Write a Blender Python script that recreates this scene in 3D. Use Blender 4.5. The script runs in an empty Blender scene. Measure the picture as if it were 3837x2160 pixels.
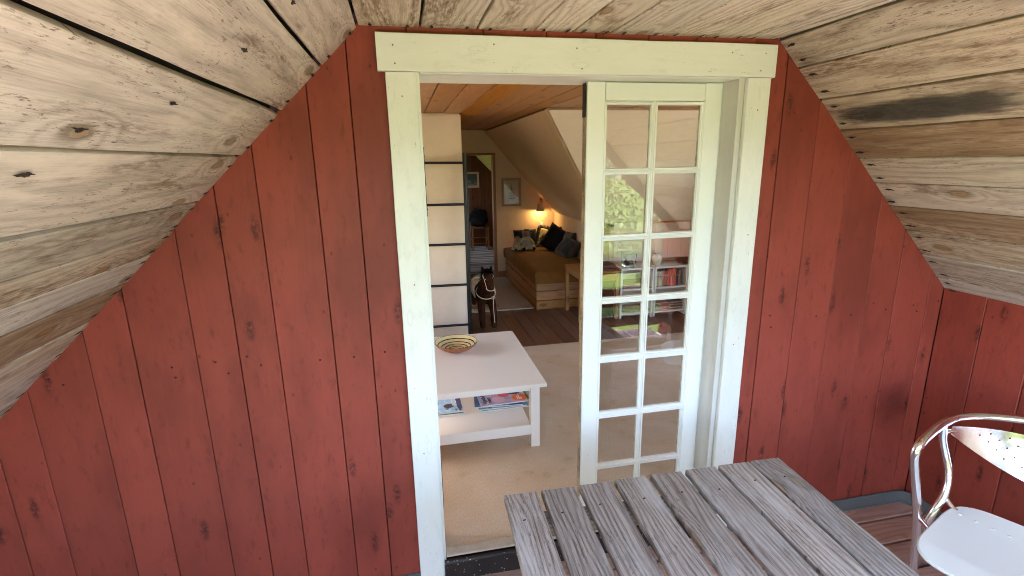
import bpy, bmesh, math, random
from mathutils import Vector, Matrix, Euler, noise as mnoise
from math import sin, cos, pi, radians, sqrt
random.seed(7)
S = bpy.context.scene
COL = S.collection

# ------------------------------------------------------------------ camera, sky, sun
cam_d = bpy.data.cameras.new('camera')
cam = bpy.data.objects.new('camera', cam_d); COL.objects.link(cam)
cam_d.sensor_width = 36.0; cam_d.lens = 17.996; cam_d.clip_start = 0.02; cam_d.clip_end = 500
YAW, PITCH, ROLL = 0.204394, 0.244842, -0.0169065
_f = Vector((sin(YAW)*cos(PITCH), cos(YAW)*cos(PITCH), -sin(PITCH)))
_r = Vector((cos(YAW), -sin(YAW), 0)); _u = _r.cross(_f)
r2 = _r*cos(ROLL) + _u*sin(ROLL); u2 = _u*cos(ROLL) - _r*sin(ROLL)
M = Matrix.Identity(4)
for i in range(3):
    M[i][0] = r2[i]; M[i][1] = u2[i]; M[i][2] = -_f[i]
M[0][3], M[1][3], M[2][3] = 0.0, -1.85, 1.73
cam.matrix_world = M
S.camera = cam

SUN_EL, SUN_AZ = radians(46), radians(-80)      # azimuth measured from +Y towards +X
W = bpy.data.worlds.new('World'); S.world = W; W.use_nodes = True
wn = W.node_tree; wn.nodes.clear()
sky = wn.nodes.new('ShaderNodeTexSky'); sky.sky_type = 'NISHITA'; sky.sun_disc = False
sky.sun_elevation = SUN_EL; sky.sun_rotation = SUN_AZ; sky.air_density = 1.0; sky.dust_density = 1.4; sky.ozone_density = 1.0
bgn = wn.nodes.new('ShaderNodeBackground'); bgn.inputs['Strength'].default_value = 0.15
wo = wn.nodes.new('ShaderNodeOutputWorld')
wn.links.new(sky.outputs[0], bgn.inputs[0]); wn.links.new(bgn.outputs[0], wo.inputs[0])
sund = bpy.data.lights.new('sun', 'SUN'); sund.energy = 5.0; sund.angle = radians(0.5); sund.color = (1.0, 0.95, 0.87)
sun = bpy.data.objects.new('sun', sund); COL.objects.link(sun)
sd = Vector((sin(SUN_AZ)*cos(SUN_EL), cos(SUN_AZ)*cos(SUN_EL), sin(SUN_EL)))
sun.rotation_euler = sd.to_track_quat('Z', 'Y').to_euler()
S.view_settings.view_transform = 'Standard'; S.view_settings.look = 'None'
S.view_settings.gamma = 1.0; S.view_settings.use_curve_mapping = False
S.view_settings.exposure = 4.32
S.render.engine = 'CYCLES'
cy = S.cycles
cy.use_denoising = True; cy.max_bounces = 14; cy.diffuse_bounces = 8; cy.glossy_bounces = 5
cy.transparent_max_bounces = 24; cy.transmission_bounces = 8
cy.caustics_reflective = False; cy.caustics_refractive = False
cy.sample_clamp_indirect = 12.0; cy.use_adaptive_sampling = True; cy.adaptive_threshold = 0.008; cy.filter_width = 1.0

# ------------------------------------------------------------------ node helpers
class NT:
    def __init__(s, name):
        s.m = bpy.data.materials.new(name); s.m.use_nodes = True
        s.t = s.m.node_tree; s.t.nodes.clear()
        s.out = s.t.nodes.new('ShaderNodeOutputMaterial')
    def n(s, t, **k):
        nd = s.t.nodes.new(t)
        for a, b in k.items(): setattr(nd, a, b)
        return nd
    def put(s, sock, v):
        if isinstance(v, bpy.types.NodeSocket): s.t.links.new(v, sock)
        elif v is not None:
            if isinstance(v, (tuple, list)) and len(v) == 3 and sock.type == 'RGBA': v = (*v, 1)
            sock.default_value = v
    def math(s, op, a, b=None, c=None, clamp=False):
        nd = s.n('ShaderNodeMath', operation=op, use_clamp=clamp)
        s.put(nd.inputs[0], a)
        if b is not None: s.put(nd.inputs[1], b)
        if c is not None: s.put(nd.inputs[2], c)
        return nd.outputs[0]
    def vmath(s, op, a, b=None):
        nd = s.n('ShaderNodeVectorMath', operation=op)
        s.put(nd.inputs[0], a)
        if b is not None: s.put(nd.inputs[1], b)
        return nd.outputs[0]
    def coords(s, rnd=True, kind='Object'):
        c = s.n('ShaderNodeTexCoord').outputs[kind]
        if rnd:
            r = s.n('ShaderNodeObjectInfo').outputs['Random']
            cb = s.n('ShaderNodeCombineXYZ')
            s.put(cb.inputs[0], s.math('MULTIPLY', r, 37.7)); s.put(cb.inputs[1], s.math('MULTIPLY', r, 91.3)); s.put(cb.inputs[2], s.math('MULTIPLY', r, 53.1))
            c = s.vmath('ADD', c, cb.outputs[0])
        return c
    def rand(s): return s.n('ShaderNodeObjectInfo').outputs['Random']
    def xyz(s, v):
        o = s.n('ShaderNodeSeparateXYZ'); s.put(o.inputs[0], v); return o.outputs
    def comb(s, x, y, z):
        o = s.n('ShaderNodeCombineXYZ')
        for i, v in enumerate((x, y, z)): s.put(o.inputs[i], v)
        return o.outputs[0]
    def noise(s, vec, scale=1.0, detail=3.0, rough=0.55, dist=0.0):
        nd = s.n('ShaderNodeTexNoise')
        s.put(nd.inputs['Vector'], vec); s.put(nd.inputs['Scale'], scale); s.put(nd.inputs['Detail'], detail)
        s.put(nd.inputs['Roughness'], rough); s.put(nd.inputs['Distortion'], dist)
        return nd.outputs['Fac']
    def voro(s, vec, scale=1.0, dims='3D', feature='F1', rnd=1.0):
        nd = s.n('ShaderNodeTexVoronoi', voronoi_dimensions=dims, feature=feature)
        s.put(nd.inputs['Vector'], vec); s.put(nd.inputs['Scale'], scale); s.put(nd.inputs['Randomness'], rnd)
        return nd
    def ramp(s, f, stops, interp='LINEAR'):
        nd = s.n('ShaderNodeValToRGB'); nd.color_ramp.interpolation = interp
        e = nd.color_ramp.elements
        while len(e) < len(stops): e.new(0.5)
        for el, (p, c) in zip(e, stops):
            el.position = p; el.color = (*c, 1) if len(c) == 3 else c
        s.put(nd.inputs[0], f); return nd.outputs[0]
    def step(s, f, a, b, lo=0.0, hi=1.0):
        nd = s.n('ShaderNodeMapRange', interpolation_type='SMOOTHSTEP')
        s.put(nd.inputs[0], f); s.put(nd.inputs[1], a); s.put(nd.inputs[2], b); s.put(nd.inputs[3], lo); s.put(nd.inputs[4], hi)
        return nd.outputs[0]
    def mix(s, f, a, b, mode='MIX'):
        nd = s.n('ShaderNodeMix', data_type='RGBA', blend_type=mode)
        s.put(nd.inputs[0], f); s.put(nd.inputs[6], a); s.put(nd.inputs[7], b)
        return nd.outputs[2]
    def bump(s, h, strength=0.3, dist=0.002, normal=None):
        nd = s.n('ShaderNodeBump'); s.put(nd.inputs['Strength'], strength); s.put(nd.inputs['Distance'], dist); s.put(nd.inputs['Height'], h)
        if normal is not None: s.put(nd.inputs['Normal'], normal)
        return nd.outputs[0]
    def bsdf(s, color, rough=0.6, metal=0.0, normal=None, spec=0.5, **k):
        b = s.n('ShaderNodeBsdfPrincipled')
        s.put(b.inputs['Base Color'], color); s.put(b.inputs['Roughness'], rough); s.put(b.inputs['Metallic'], metal)
        s.put(b.inputs['Specular IOR Level'], spec)
        if normal is not None: s.put(b.inputs['Normal'], normal)
        for a, v in k.items(): s.put(b.inputs[a.replace('_', ' ')], v)
        s.t.links.new(b.outputs[0], s.out.inputs[0]); return s.m

def wood(name, light, dark, patch=None, patch_amt=0.0, ring_freq=170, ring=0.5, fine=0.5, knot_col=(.25, .14, .06), knot_dark=0.8,
         knots=1.0, bump=0.35, rough=0.75, var=0.12, stain=None, spec=0.3, ringbump=1.0, bands=False, pale=None, cath=40.0, fleck=0.0, fleck_col=(.12, .08, .055)):
    """board lies along its local X axis, width along local Y"""
    t = NT(name); P = t.coords()
    x, y, z = t.xyz(P)
    low = t.noise(t.comb(t.math('MULTIPLY', x, 1.1), t.math('MULTIPLY', y, 5.0), t.math('MULTIPLY', z, 2.0)), 1.0, 2.0)
    kw = t.math('MULTIPLY', t.math('SUBTRACT', t.noise(t.comb(t.math('MULTIPLY', x, 14.0), t.math('MULTIPLY', y, 40.0), 0.0), 1.0, 3.0), .5), .12)
    kv = t.comb(t.math('MULTIPLY_ADD', x, 2.6, kw), t.math('MULTIPLY_ADD', y, 6.0, kw), 0.0)
    vo = t.voro(kv, 1.0, '2D')
    kd = vo.outputs['Distance']
    kc = t.xyz(vo.outputs['Color'])[0]
    has = t.step(kc, 1.0-0.62*knots, 1.0-0.60*knots)
    infl = t.math('MULTIPLY', has, t.step(kd, 0.0, 0.42, 1.0, 0.0))
    fld = t.math('ADD', t.math('MULTIPLY', y, float(ring_freq)), t.math('MULTIPLY', low, cath))
    fld = t.math('ADD', fld, t.math('MULTIPLY', infl, 16.0))
    wob = t.noise(t.comb(t.math('MULTIPLY', x, 9.0), t.math('MULTIPLY', y, 30.0), 0.0), 1.0, 2.0)
    fld = t.math('ADD', fld, t.math('MULTIPLY', wob, 2.4))
    rg = t.math('MULTIPLY_ADD', t.math('SINE', fld), 0.5, 0.5)
    rg = t.math('POWER', rg, 2.0)
    fn = t.noise(t.comb(t.math('MULTIPLY', x, 7.0), t.math('MULTIPLY', y, 420.0), t.math('MULTIPLY', z, 100.0)), 1.0, 4.0, 0.6)
    fac = t.math('ADD', t.math('MULTIPLY', rg, ring), t.math('MULTIPLY', t.step(fn, 0.35, 0.75), fine), clamp=True)
    med = t.noise(t.comb(t.math('MULTIPLY', x, 3.0), t.math('MULTIPLY', y, 26.0), z), 1.0, 4.0, 0.6)
    fac = t.math('ADD', fac, t.math('MULTIPLY', t.math('SUBTRACT', med, 0.5), 0.5), clamp=True)
    col = t.mix(fac, light, dark)
    f2 = t.noise(t.comb(t.math('MULTIPLY', x, 16.0), t.math('MULTIPLY', y, 130.0), t.math('ADD', z, 2.0)), 1.0, 5.0, 0.7)
    fac = t.math('ADD', fac, t.math('MULTIPLY', t.math('SUBTRACT', f2, 0.5), 1.3*fine), clamp=True)
    col = t.mix(fac, light, dark)
    if fleck:
        f3 = t.noise(t.comb(t.math('MULTIPLY', x, 34.0), t.math('MULTIPLY', y, 190.0), t.math('ADD', z, 8.0)), 1.0, 4.0, 0.75)
        f4 = t.noise(t.comb(t.math('MULTIPLY', x, 4.0), t.math('MULTIPLY', y, 14.0), t.math('ADD', z, 9.0)), 1.0, 3.0)
        col = t.mix(t.math('MULTIPLY', t.math('MULTIPLY', t.step(f3, .56, .64), t.step(f4, .35, .6)), fleck), col, fleck_col)
    if pale:
        pn = t.noise(t.comb(t.math('MULTIPLY', x, 2.0), t.math('MULTIPLY', y, 9.0), t.math('ADD', z, 5.0)), 1.0, 5.0, 0.65)
        col = t.mix(t.math('MULTIPLY', t.step(pn, 0.52, 0.7), 0.6), col, pale)
    if patch:
        pn = t.noise(t.comb(t.math('MULTIPLY', x, 1.6), t.math('MULTIPLY', y, 9.0), t.math('ADD', z, 11.0)), 1.0, 5.0, 0.62, 0.6)
        pf = t.step(pn, 0.60-patch_amt*0.17, 0.76-patch_amt*0.12)
        ragged = t.step(t.noise(t.comb(t.math('MULTIPLY', x, 22.0), t.math('MULTIPLY', y, 130.0), z), 1.0, 3.0), 0.34, 0.62)
        pf = t.math('MULTIPLY', pf, ragged)
        col = t.mix(t.math('MULTIPLY', pf, 0.85), col, patch)
    if stain:
        sn = t.noise(t.comb(t.math('MULTIPLY', x, 2.5), t.math('MULTIPLY', y, 10.0), t.math('ADD', z, 31.0)), 1.0, 3.0)
        col = t.mix(t.math('MULTIPLY', t.step(sn, 0.66, 0.74), 0.5), col, stain)
    kin = t.math('MULTIPLY', has, t.step(kd, 0.04, 0.075, 1.0, 0.0))
    kring = t.math('MULTIPLY', has, t.math('MULTIPLY', t.step(kd, 0.045, 0.07), t.step(kd, 0.075, 0.15, 1.0, 0.0)))
    col = t.mix(t.math('MULTIPLY', kin, knot_dark), col, knot_col)
    col = t.mix(t.math('MULTIPLY', kring, knot_dark*0.8), col, tuple(c*0.45 for c in knot_col))
    r = t.rand()
    hs = t.n('ShaderNodeHueSaturation'); t.put(hs.inputs['Color'], col)
    t.put(hs.inputs['Value'], t.math('MULTIPLY_ADD', r, 2*var, 1.0-var))
    t.put(hs.inputs['Saturation'], t.math('MULTIPLY_ADD', t.math('FRACT', t.math('MULTIPLY', r, 17.3)), 0.3, 0.85))
    h = t.math('ADD', t.math('MULTIPLY', rg, -0.6*ringbump), t.math('MULTIPLY', fn, -0.8))
    if bands:   # circular-saw marks across the board
        sb = t.math('SINE', t.math('ADD', t.math('MULTIPLY', x, 520.0), t.math('MULTIPLY', t.noise(P, 9.0, 1.0), 30.0)))
        h = t.math('ADD', h, t.math('MULTIPLY', sb, 0.18))
    h = t.math('ADD', h, t.math('MULTIPLY', kin, 0.6))
    nb = t.bump(h, bump, 0.0016)
    return t.bsdf(hs.outputs[0], rough, 0, nb, spec)

def paint(name, col, dirt=(.4, .36, .28), worn=0.25, rough=0.45, knots=0.6, bump=0.25, var=0.03, wear_col=(.30, .25, .18), tone=0.1, darkknot=0.0, kcol=None, spec=0.45, freckle=0.0):
    t = NT(name); P = t.coords(); x, y, z = t.xyz(P)
    kv = t.comb(t.math('MULTIPLY', x, 2.6), t.math('MULTIPLY', y, 8.0), 0.0)
    vo = t.voro(kv, 1.0, '2D'); kd = vo.outputs['Distance']; has = t.step(t.xyz(vo.outputs['Color'])[0], 1-0.7*knots, 1-0.68*knots)
    infl = t.math('MULTIPLY', has, t.step(kd, 0.0, 0.40, 1.0, 0.0))
    low = t.noise(t.comb(t.math('MULTIPLY', x, 1.2), t.math('MULTIPLY', y, 6.0), z), 1.0, 2.0)
    f = t.math('ADD', t.math('ADD', t.math('MULTIPLY', y, 230.0), t.math('MULTIPLY', low, 26.0)), t.math('MULTIPLY', infl, 15.0))
    rg = t.math('POWER', t.math('MULTIPLY_ADD', t.math('SINE', f), 0.5, 0.5), 2.0)
    fn = t.noise(t.comb(t.math('MULTIPLY', x, 9.0), t.math('MULTIPLY', y, 300.0), z), 1.0, 4.0, 0.6)
    st = t.noise(t.comb(t.math('MULTIPLY', x, 5.0), t.math('MULTIPLY', y, 12.0), t.math('MULTIPLY', z, 5.0)), 1.0, 5.0, 0.65)
    base = t.mix(t.math('MULTIPLY', t.math('SUBTRACT', st, 0.5), 2*tone, clamp=True), col, dirt)
    cl = t.noise(t.comb(t.math('MULTIPLY', x, 1.7), t.math('MULTIPLY', y, 4.0), t.math('ADD', z, 7.0)), 1.0, 3.0)
    base = t.mix(t.math('MULTIPLY', t.step(cl, 0.42, 0.72), tone*2.2, clamp=True), base, tuple(c*0.72 for c in col))
    sm_n = t.noise(t.comb(t.math('MULTIPLY', x, 13.0), t.math('MULTIPLY', y, 34.0), t.math('ADD', z, 4.0)), 1.0, 5.0, .7)
    base = t.mix(t.math('MULTIPLY', t.step(sm_n, 0.52, 0.72), tone*1.3, clamp=True), base, tuple(c*0.55 for c in col))
    wn_ = t.noise(t.comb(t.math('MULTIPLY', x, 32.0), t.math('MULTIPLY', y, 120.0), t.math('MULTIPLY', z, 60.0)), 1.0, 4.0, 0.7)
    wm = t.noise(t.comb(t.math('MULTIPLY', x, 3.0), t.math('MULTIPLY', y, 10.0), t.math('ADD', z, 3.0)), 1.0, 2.0)
    wf = t.math('MULTIPLY', t.step(wn_, 0.66, 0.70), t.step(wm, 0.70-worn*0.5, 0.78-worn*0.4))
    base = t.mix(t.math('MULTIPLY', wf, 0.75), base, wear_col)
    if darkknot:
        k1 = t.math('MULTIPLY', has, t.step(kd, 0.03, 0.17, 1.0, 0.0))
        k1 = t.math('MULTIPLY', k1, t.step(t.noise(P, 55.0, 5.0, .7), 0.36, 0.58))
        base = t.mix(t.math('MULTIPLY', k1, darkknot), base, kcol)
    else:
        k1 = t.math('MULTIPLY', has, t.math('MULTIPLY', t.step(kd, 0.05, 0.07), t.step(kd, 0.075, 0.10, 1.0, 0.0)))
        base = t.mix(t.math('MULTIPLY', k1, 0.16), base, dirt)
    if freckle:
        fk = t.voro(t.comb(t.math('MULTIPLY', x, 14.0), t.math('MULTIPLY', y, 22.0), z), 1.0)
        fm = t.math('MULTIPLY', t.step(fk.outputs['Distance'], 0.06, 0.13, 1.0, 0.0), t.step(t.xyz(fk.outputs['Color'])[1], 0.80, 0.82))
        base = t.mix(t.math('MULTIPLY', fm, freckle), base, tuple(c*0.35 for c in col))
    r = t.rand(); hs = t.n('ShaderNodeHueSaturation'); t.put(hs.inputs['Color'], base)
    t.put(hs.inputs['Value'], t.math('MULTIPLY_ADD', r, 2*var, 1-var))
    h = t.math('ADD', t.math('MULTIPLY', rg, -0.25), t.math('MULTIPLY', fn, -0.5))
    h = t.math('ADD', h, t.math('MULTIPLY', t.noise(P, 60.0, 2.0), -0.35)); h = t.math('ADD', h, t.math('MULTIPLY', wf, -0.8))
    return t.bsdf(hs.outputs[0], rough, 0, t.bump(h, bump, 0.0016), spec)

def cloth(name, col, col2=None, scale=260, rough=0.9, bump=0.4, stripes=None, sheen=0.2, var=0.5):
    t = NT(name); P = t.coords(); x, y, z = t.xyz(P)
    w1 = t.math('SINE', t.math('MULTIPLY', x, scale*4.0)); w2 = t.math('SINE', t.math('MULTIPLY', y, scale*4.0))
    wv = t.math('MULTIPLY', w1, w2)
    n1 = t.noise(P, 14.0, 4.0, 0.6); n2 = t.noise(P, 150.0, 2.0)
    c = t.mix(t.math('MULTIPLY', t.step(n1, 0.3, 0.75), var), col, col2 or tuple(v*0.7 for v in col))
    if stripes:
        freq, sc, axis = stripes
        sv = t.noise(t.math('MULTIPLY', (x, y)[axis], freq), 1.0, 2.0)
        sv = t.noise(t.comb(t.math('MULTIPLY', (x, y)[axis], freq), 0.3, 0.2), 1.0, 1.0, 0.8)
        c = t.mix(t.step(sv, 0.47, 0.53), c, sc)
    h = t.math('ADD', t.math('MULTIPLY', wv, 0.25), t.math('ADD', n2, t.math('MULTIPLY', n1, 3.0)))
    return t.bsdf(c, rough, 0, t.bump(h, bump, 0.003), 0.2, Sheen_Weight=sheen)

def plain(name, col, rough=0.5, metal=0.0, nscale=40, var=0.12, bump=0.1, spec=0.5, **k):
    t = NT(name); P = t.coords()
    n1 = t.noise(P, nscale, 4.0, 0.6); n2 = t.noise(P, nscale*0.13, 3.0)
    f = t.math('ADD', t.math('MULTIPLY', n1, 0.5), t.math('MULTIPLY', n2, 0.5))
    c = t.mix(t.math('MULTIPLY', t.step(f, 0.3, 0.7), 1.0), tuple(v*(1+var) for v in col), tuple(v*(1-var) for v in col))
    return t.bsdf(c, t.math('MULTIPLY_ADD', n1, 0.12, rough-0.06), metal, t.bump(n1, bump, 0.002), spec, **k)

# ------------------------------------------------------------------ materials
M_WOODL = wood('weathered_board', (.62, .52, .45), (.30, .235, .19), fleck=.8, patch=(.19, .105, .065), patch_amt=0.55, ring_freq=120, ring=.36, fine=.42,
               knot_col=(.30, .17, .06), knots=.45, var=.10, stain=(.33, .36, .24), bump=.5, pale=(.78, .66, .56), rough=.85)
M_WOODR = wood('weathered_board_browned', (.60, .485, .385), (.25, .18, .135), fleck=.9, patch=(.16, .085, .048), patch_amt=0.95, ring_freq=170, ring=.40, fine=.42,
               knot_col=(.32, .17, .05), knots=.5, var=.13, stain=(.40, .27, .15), bump=.6, pale=(.62, .54, .43), rough=.85)
M_WOODB = wood('dark_browned_board', (.36, .25, .175), (.15, .088, .056), fleck=.6, patch=(.55, .42, .32), patch_amt=0.7, ring_freq=150, ring=.35, fine=.5,
               knot_col=(.30, .15, .05), knots=.5, var=.05, bump=.6, rough=.85)
M_WOODC = wood('weathered_board_overhead', (.70, .60, .475), (.33, .255, .185), fleck=.85, patch=(.17, .10, .05), patch_amt=0.8, ring_freq=190, ring=.46, fine=.36,
               knot_col=(.34, .18, .06), knots=.6, var=.09, stain=(.30, .23, .15), bump=.6, pale=(.70, .66, .52), rough=.85)
M_RED = paint('red_paint', (.285, .052, .033), dirt=(.08, .016, .013), worn=.10, rough=.55, knots=.55, bump=.4, var=.08, wear_col=(.10, .022, .016), tone=.5,
              darkknot=.9, kcol=(.06, .013, .010), spec=.32, freckle=.7)
M_WHITE = paint('white_paint', (.80, .80, .74), dirt=(.50, .46, .34), worn=.5, rough=.42, knots=.9, bump=.55, tone=.14)
M_WHITE2 = paint('door_paint', (.82, .82, .77), dirt=(.55, .52, .42), worn=.12, rough=.35, knots=.2, bump=.15, tone=.05)
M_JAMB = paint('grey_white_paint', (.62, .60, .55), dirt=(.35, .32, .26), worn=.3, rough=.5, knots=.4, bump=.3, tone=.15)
M_CRACK = plain('bare_cracked_wood', (.30, .22, .14), .9, nscale=90, var=.5, bump=.8)
M_DARK = plain('dark_void_board', (.02, .014, .01), .95)
M_DARKRED = plain('dark_red_backing', (.05, .010, .008), .95)
M_TABLE = wood('grey_weathered_slat', (.42, .36, .31), (.085, .064, .052), cath=60.0, ring_freq=380, ring=.42, fine=.60, fleck=.75, fleck_col=(.05, .035, .028), knot_col=(.30, .19, .08), knot_dark=.6, knots=.5,
               var=.17, bump=.9, rough=.7, ringbump=1.6, pale=(.49, .46, .435), patch=(.16, .105, .08), patch_amt=.3)
M_DECK = wood('worn_deck_plank', (.52, .36, .295), (.28, .175, .14), ring_freq=200, ring=.4, fine=.4, knot_col=(.05, .03, .02), knots=.6, var=.10, bump=.6, rough=.75)
M_CEIL = wood('varnished_pine_board', (.42, .19, .065), (.27, .105, .032), ring_freq=110, ring=.35, fine=.25, knot_col=(.11, .035, .01), knots=.5, var=.12, bump=.3, rough=.45, spec=.4)
M_FLOOR = wood('worn_brown_floorboard', (.17, .075, .042), (.085, .034, .02), patch=(.33, .22, .15), patch_amt=.35, ring_freq=120, ring=.3, fine=.3, knot_col=(.05, .02, .01), knots=.3, var=.18, bump=.3, rough=.4, spec=.5)
M_PINE = wood('golden_pine', (.40, .20, .075), (.27, .115, .038), ring_freq=130, ring=.45, fine=.25, knot_col=(.13, .05, .015), knots=.7, var=.08, bump=.2, rough=.5)
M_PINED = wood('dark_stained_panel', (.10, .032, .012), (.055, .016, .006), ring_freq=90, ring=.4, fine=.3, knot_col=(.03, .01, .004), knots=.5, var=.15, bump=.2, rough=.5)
M_TRIMB = wood('brown_door_trim', (.30, .115, .036), (.20, .068, .02), ring_freq=130, ring=.4, fine=.3, knots=.1, var=.05, bump=.2, rough=.5)
M_YELB = wood('green_lit_yellow_board', (.62, .58, .22), (.42, .37, .12), ring_freq=100, ring=.4, fine=.3, knot_col=(.2, .12, .04), knots=.6, var=.05, bump=.2, rough=.5)  # pale yellow boards with the lawn's green bounce light mixed into the colour
M_PLASTER = plain('cream_plaster', (.62, .45, .295), .9, nscale=160, var=.05, bump=.5, spec=.2)
M_PLASTERW = plain('white_ceiling_board', (.72, .585, .46), .85, nscale=120, var=.03, bump=.3, spec=.2)
t = NT('whitewashed_chimney'); P = t.coords(False)
x, y, z = t.xyz(P)
c0 = t.mix(t.step(t.noise(P, 5.0, 4.0, .6), .35, .75, 0, .5), (.80, .67, .54), (.69, .56, .44))
crk = t.noise(t.comb(t.math('MULTIPLY', x, 1.0), 0.0, t.math('MULTIPLY', z, 7.0)), 1.0, 5.0, .7)
cx_ = t.math('ABSOLUTE', t.math('SUBTRACT', t.math('ADD', x, t.math('MULTIPLY', t.math('SUBTRACT', crk, .5), .05)), -.02))
cm = t.math('MULTIPLY', t.step(cx_, .0008, .003, 1, 0), t.step(t.noise(t.comb(0, 0, z), 9.0, 3.0), .42, .56))
c0 = t.mix(t.math('MULTIPLY', cm, .8), c0, (.30, .17, .09))
spk = t.step(t.noise(P, 60.0, 3.0, .7), .66, .72)
c0 = t.mix(t.math('MULTIPLY', spk, .35), c0, (.35, .25, .16))
M_CHIM = t.bsdf(c0, .85, 0, t.bump(t.math('SUBTRACT', t.noise(P, 30.0, 5.0, .6), t.math('MULTIPLY', cm, 1.2)), .5, .004), .2)
M_LACQ = plain('white_lacquer', (.78, .735, .68), .34, nscale=6, var=.015, bump=.02)
M_LACQT = plain('warm_lit_white_lacquer', (.80, .73, .65), .36, nscale=6, var=.02, bump=.02)  # white lacquer with warm reflected room light put into its colour
M_BLACK = plain('black_iron', (.012, .011, .012), .35, metal=.3, bump=.2)
M_STEEL = plain('hinge_black', (.02, .02, .02), .4, metal=.6)
M_SCREW = plain('bright_screw', (.7, .7, .7), .25, metal=1.0)
M_NAIL = plain('rusty_nail_stain', (.022, .012, .009), .9, var=.4, bump=.6)
M_PUTTY = plain('old_putty', (.42, .38, .30), .9, nscale=200, var=.4, bump=.8)
t = NT('polished_aluminium'); P = t.coords(False)
n1 = t.noise(P, 30.0, 4.0)
M_ALU = t.bsdf((.86, .87, .88), t.math('MULTIPLY_ADD', n1, .10, .10), 1.0, t.bump(n1, .05, .002))
t = NT('brushed_aluminium_seat'); P = t.coords(False); n1 = t.noise(P, 90.0, 4.0)
M_ALUS = t.bsdf((.84, .88, .82), t.math('MULTIPLY_ADD', n1, .12, .36), .15, t.bump(n1, .04, .002))
# old wavy window glass
t = NT('old_window_glass'); P = t.coords()
x, y, z = t.xyz(P)
wv = t.noise(t.comb(t.math('MULTIPLY', x, 7.0), t.math('MULTIPLY', y, 3.0), t.math('MULTIPLY', z, 3.5)), 1.0, 2.0)
nb = t.bump(wv, .5, .0011)
geo = t.n('ShaderNodeNewGeometry'); dt_ = t.n('ShaderNodeVectorMath', operation='DOT_PRODUCT'); t.put(dt_.inputs[0], nb); t.put(dt_.inputs[1], geo.outputs['Incoming'])
ca = t.math('SUBTRACT', 1.0, t.math('ABSOLUTE', dt_.outputs['Value']), clamp=True)
frn = t.math('MULTIPLY', t.math('MULTIPLY_ADD', t.math('POWER', ca, 5.0), .89, .11), t.math('SUBTRACT', 1.0, geo.outputs['Backfacing']), clamp=True)
gl = t.n('ShaderNodeBsdfGlossy'); t.put(gl.inputs['Roughness'], 0.0); t.put(gl.inputs['Normal'], nb); t.put(gl.inputs['Color'], (1, 1, 1))
tr = t.n('ShaderNodeBsdfTransparent'); t.put(tr.inputs['Color'], (.97, .985, .97))
mx = t.n('ShaderNodeMixShader'); t.put(mx.inputs[0], frn)
t.t.links.new(tr.outputs[0], mx.inputs[1]); t.t.links.new(gl.outputs[0], mx.inputs[2]); t.t.links.new(mx.outputs[0], t.out.inputs[0])
M_GLASS = t.m
# jute carpet
t = NT('woven_jute'); P = t.coords(False); x, y, z = t.xyz(P)
n1 = t.noise(t.comb(t.math('MULTIPLY', x, 90.0), t.math('MULTIPLY', y, 500.0), 0), 1.0, 2.0); n2 = t.noise(P, 2.2, 4.0)
n3 = t.noise(t.comb(t.math('MULTIPLY', x, 260.0), t.math('MULTIPLY', y, 60.0), 0), 1.0, 2.0)
cc = t.mix(t.step(n2, .3, .7), (.64, .49, .35), (.55, .39, .245))
cc = t.mix(t.math('MULTIPLY', t.step(t.math('MULTIPLY_ADD', n1, .5, t.math('MULTIPLY', n3, .5)), .40, .62), .4), cc, (.38, .25, .14))
cc = t.mix(t.math('MULTIPLY', t.step(t.noise(P, 9.0, 3.0), .6, .75), .25), cc, (.20, .15, .10))
M_JUTE = t.bsdf(cc, .95, 0, t.bump(t.math('ADD', n1, n3), .7, .003), .1)
M_RUG = plain('pale_wool_rug', (.50, .41, .31), .95, nscale=220, var=.12, bump=.9, spec=.1)
# bitumen step with pale grit
t = NT('speckled_bitumen'); P = t.coords(False)
v = t.voro(P, 75.0); g = t.math('MULTIPLY', t.step(v.outputs['Distance'], .13, .3, 1, 0), t.step(t.xyz(v.outputs['Color'])[0], .62, .75))
M_BITU = t.bsdf(t.mix(g, t.mix(t.noise(P, 9.0, 3.0), (.010, .008, .008), (.035, .026, .024)), (.45, .45, .45)), t.math('MULTIPLY_ADD', g, .3, .42), 0, t.bump(t.math('ADD', g, t.noise(P, 60.0, 3.0)), .4, .002))
t = NT('grey_mineral_felt'); P = t.coords(False)
n1 = t.noise(P, 420.0, 2.0); n2 = t.noise(P, 22.0, 4.0)
M_FELT = t.bsdf(t.mix(n1, t.mix(n2, (.045, .048, .048), (.085, .09, .09)), (.17, .18, .18)), .9, 0, t.bump(t.math('ADD', n1, n2), .8, .002), .2)
M_BED = cloth('mustard_bedspread', (.25, .12, .032), (.17, .075, .02), bump=.5, sheen=0)
M_CUSHB = cloth('dark_navy_cloth', (.014, .012, .018), (.008, .007, .010), sheen=.05)
M_CUSHG = cloth('grey_striped_cloth', (.040, .042, .044), (.026, .028, .03), stripes=(60, (.07, .055, .045), 1), sheen=.1)
M_RUFF = cloth('checked_ruffle', (.10, .06, .05), (.35, .28, .22), stripes=(60, (.04, .04, .07), 0))
M_RUGRAG = cloth('rag_rug_weave', (.40, .38, .36), (.28, .25, .23), stripes=(17, (.075, .062, .06), 1), bump=.8)
M_HORSE = plain('brown_plush', (.042, .014, .006), .95, nscale=160, var=.5, bump=1.0, spec=.05)
M_MANE = plain('black_plush', (.008, .006, .006), .95, nscale=120, var=.4, bump=1.0, spec=.1)
M_STRAP = plain('cream_strap', (.62, .54, .40), .6, var=.15)
M_GOLD = plain('straw_seat', (.42, .29, .12), .8, nscale=200, var=.3, bump=.6)
M_SKIN = plain('doll_skin_cloth', (.50, .27, .16), .8, bump=.2)
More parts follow.
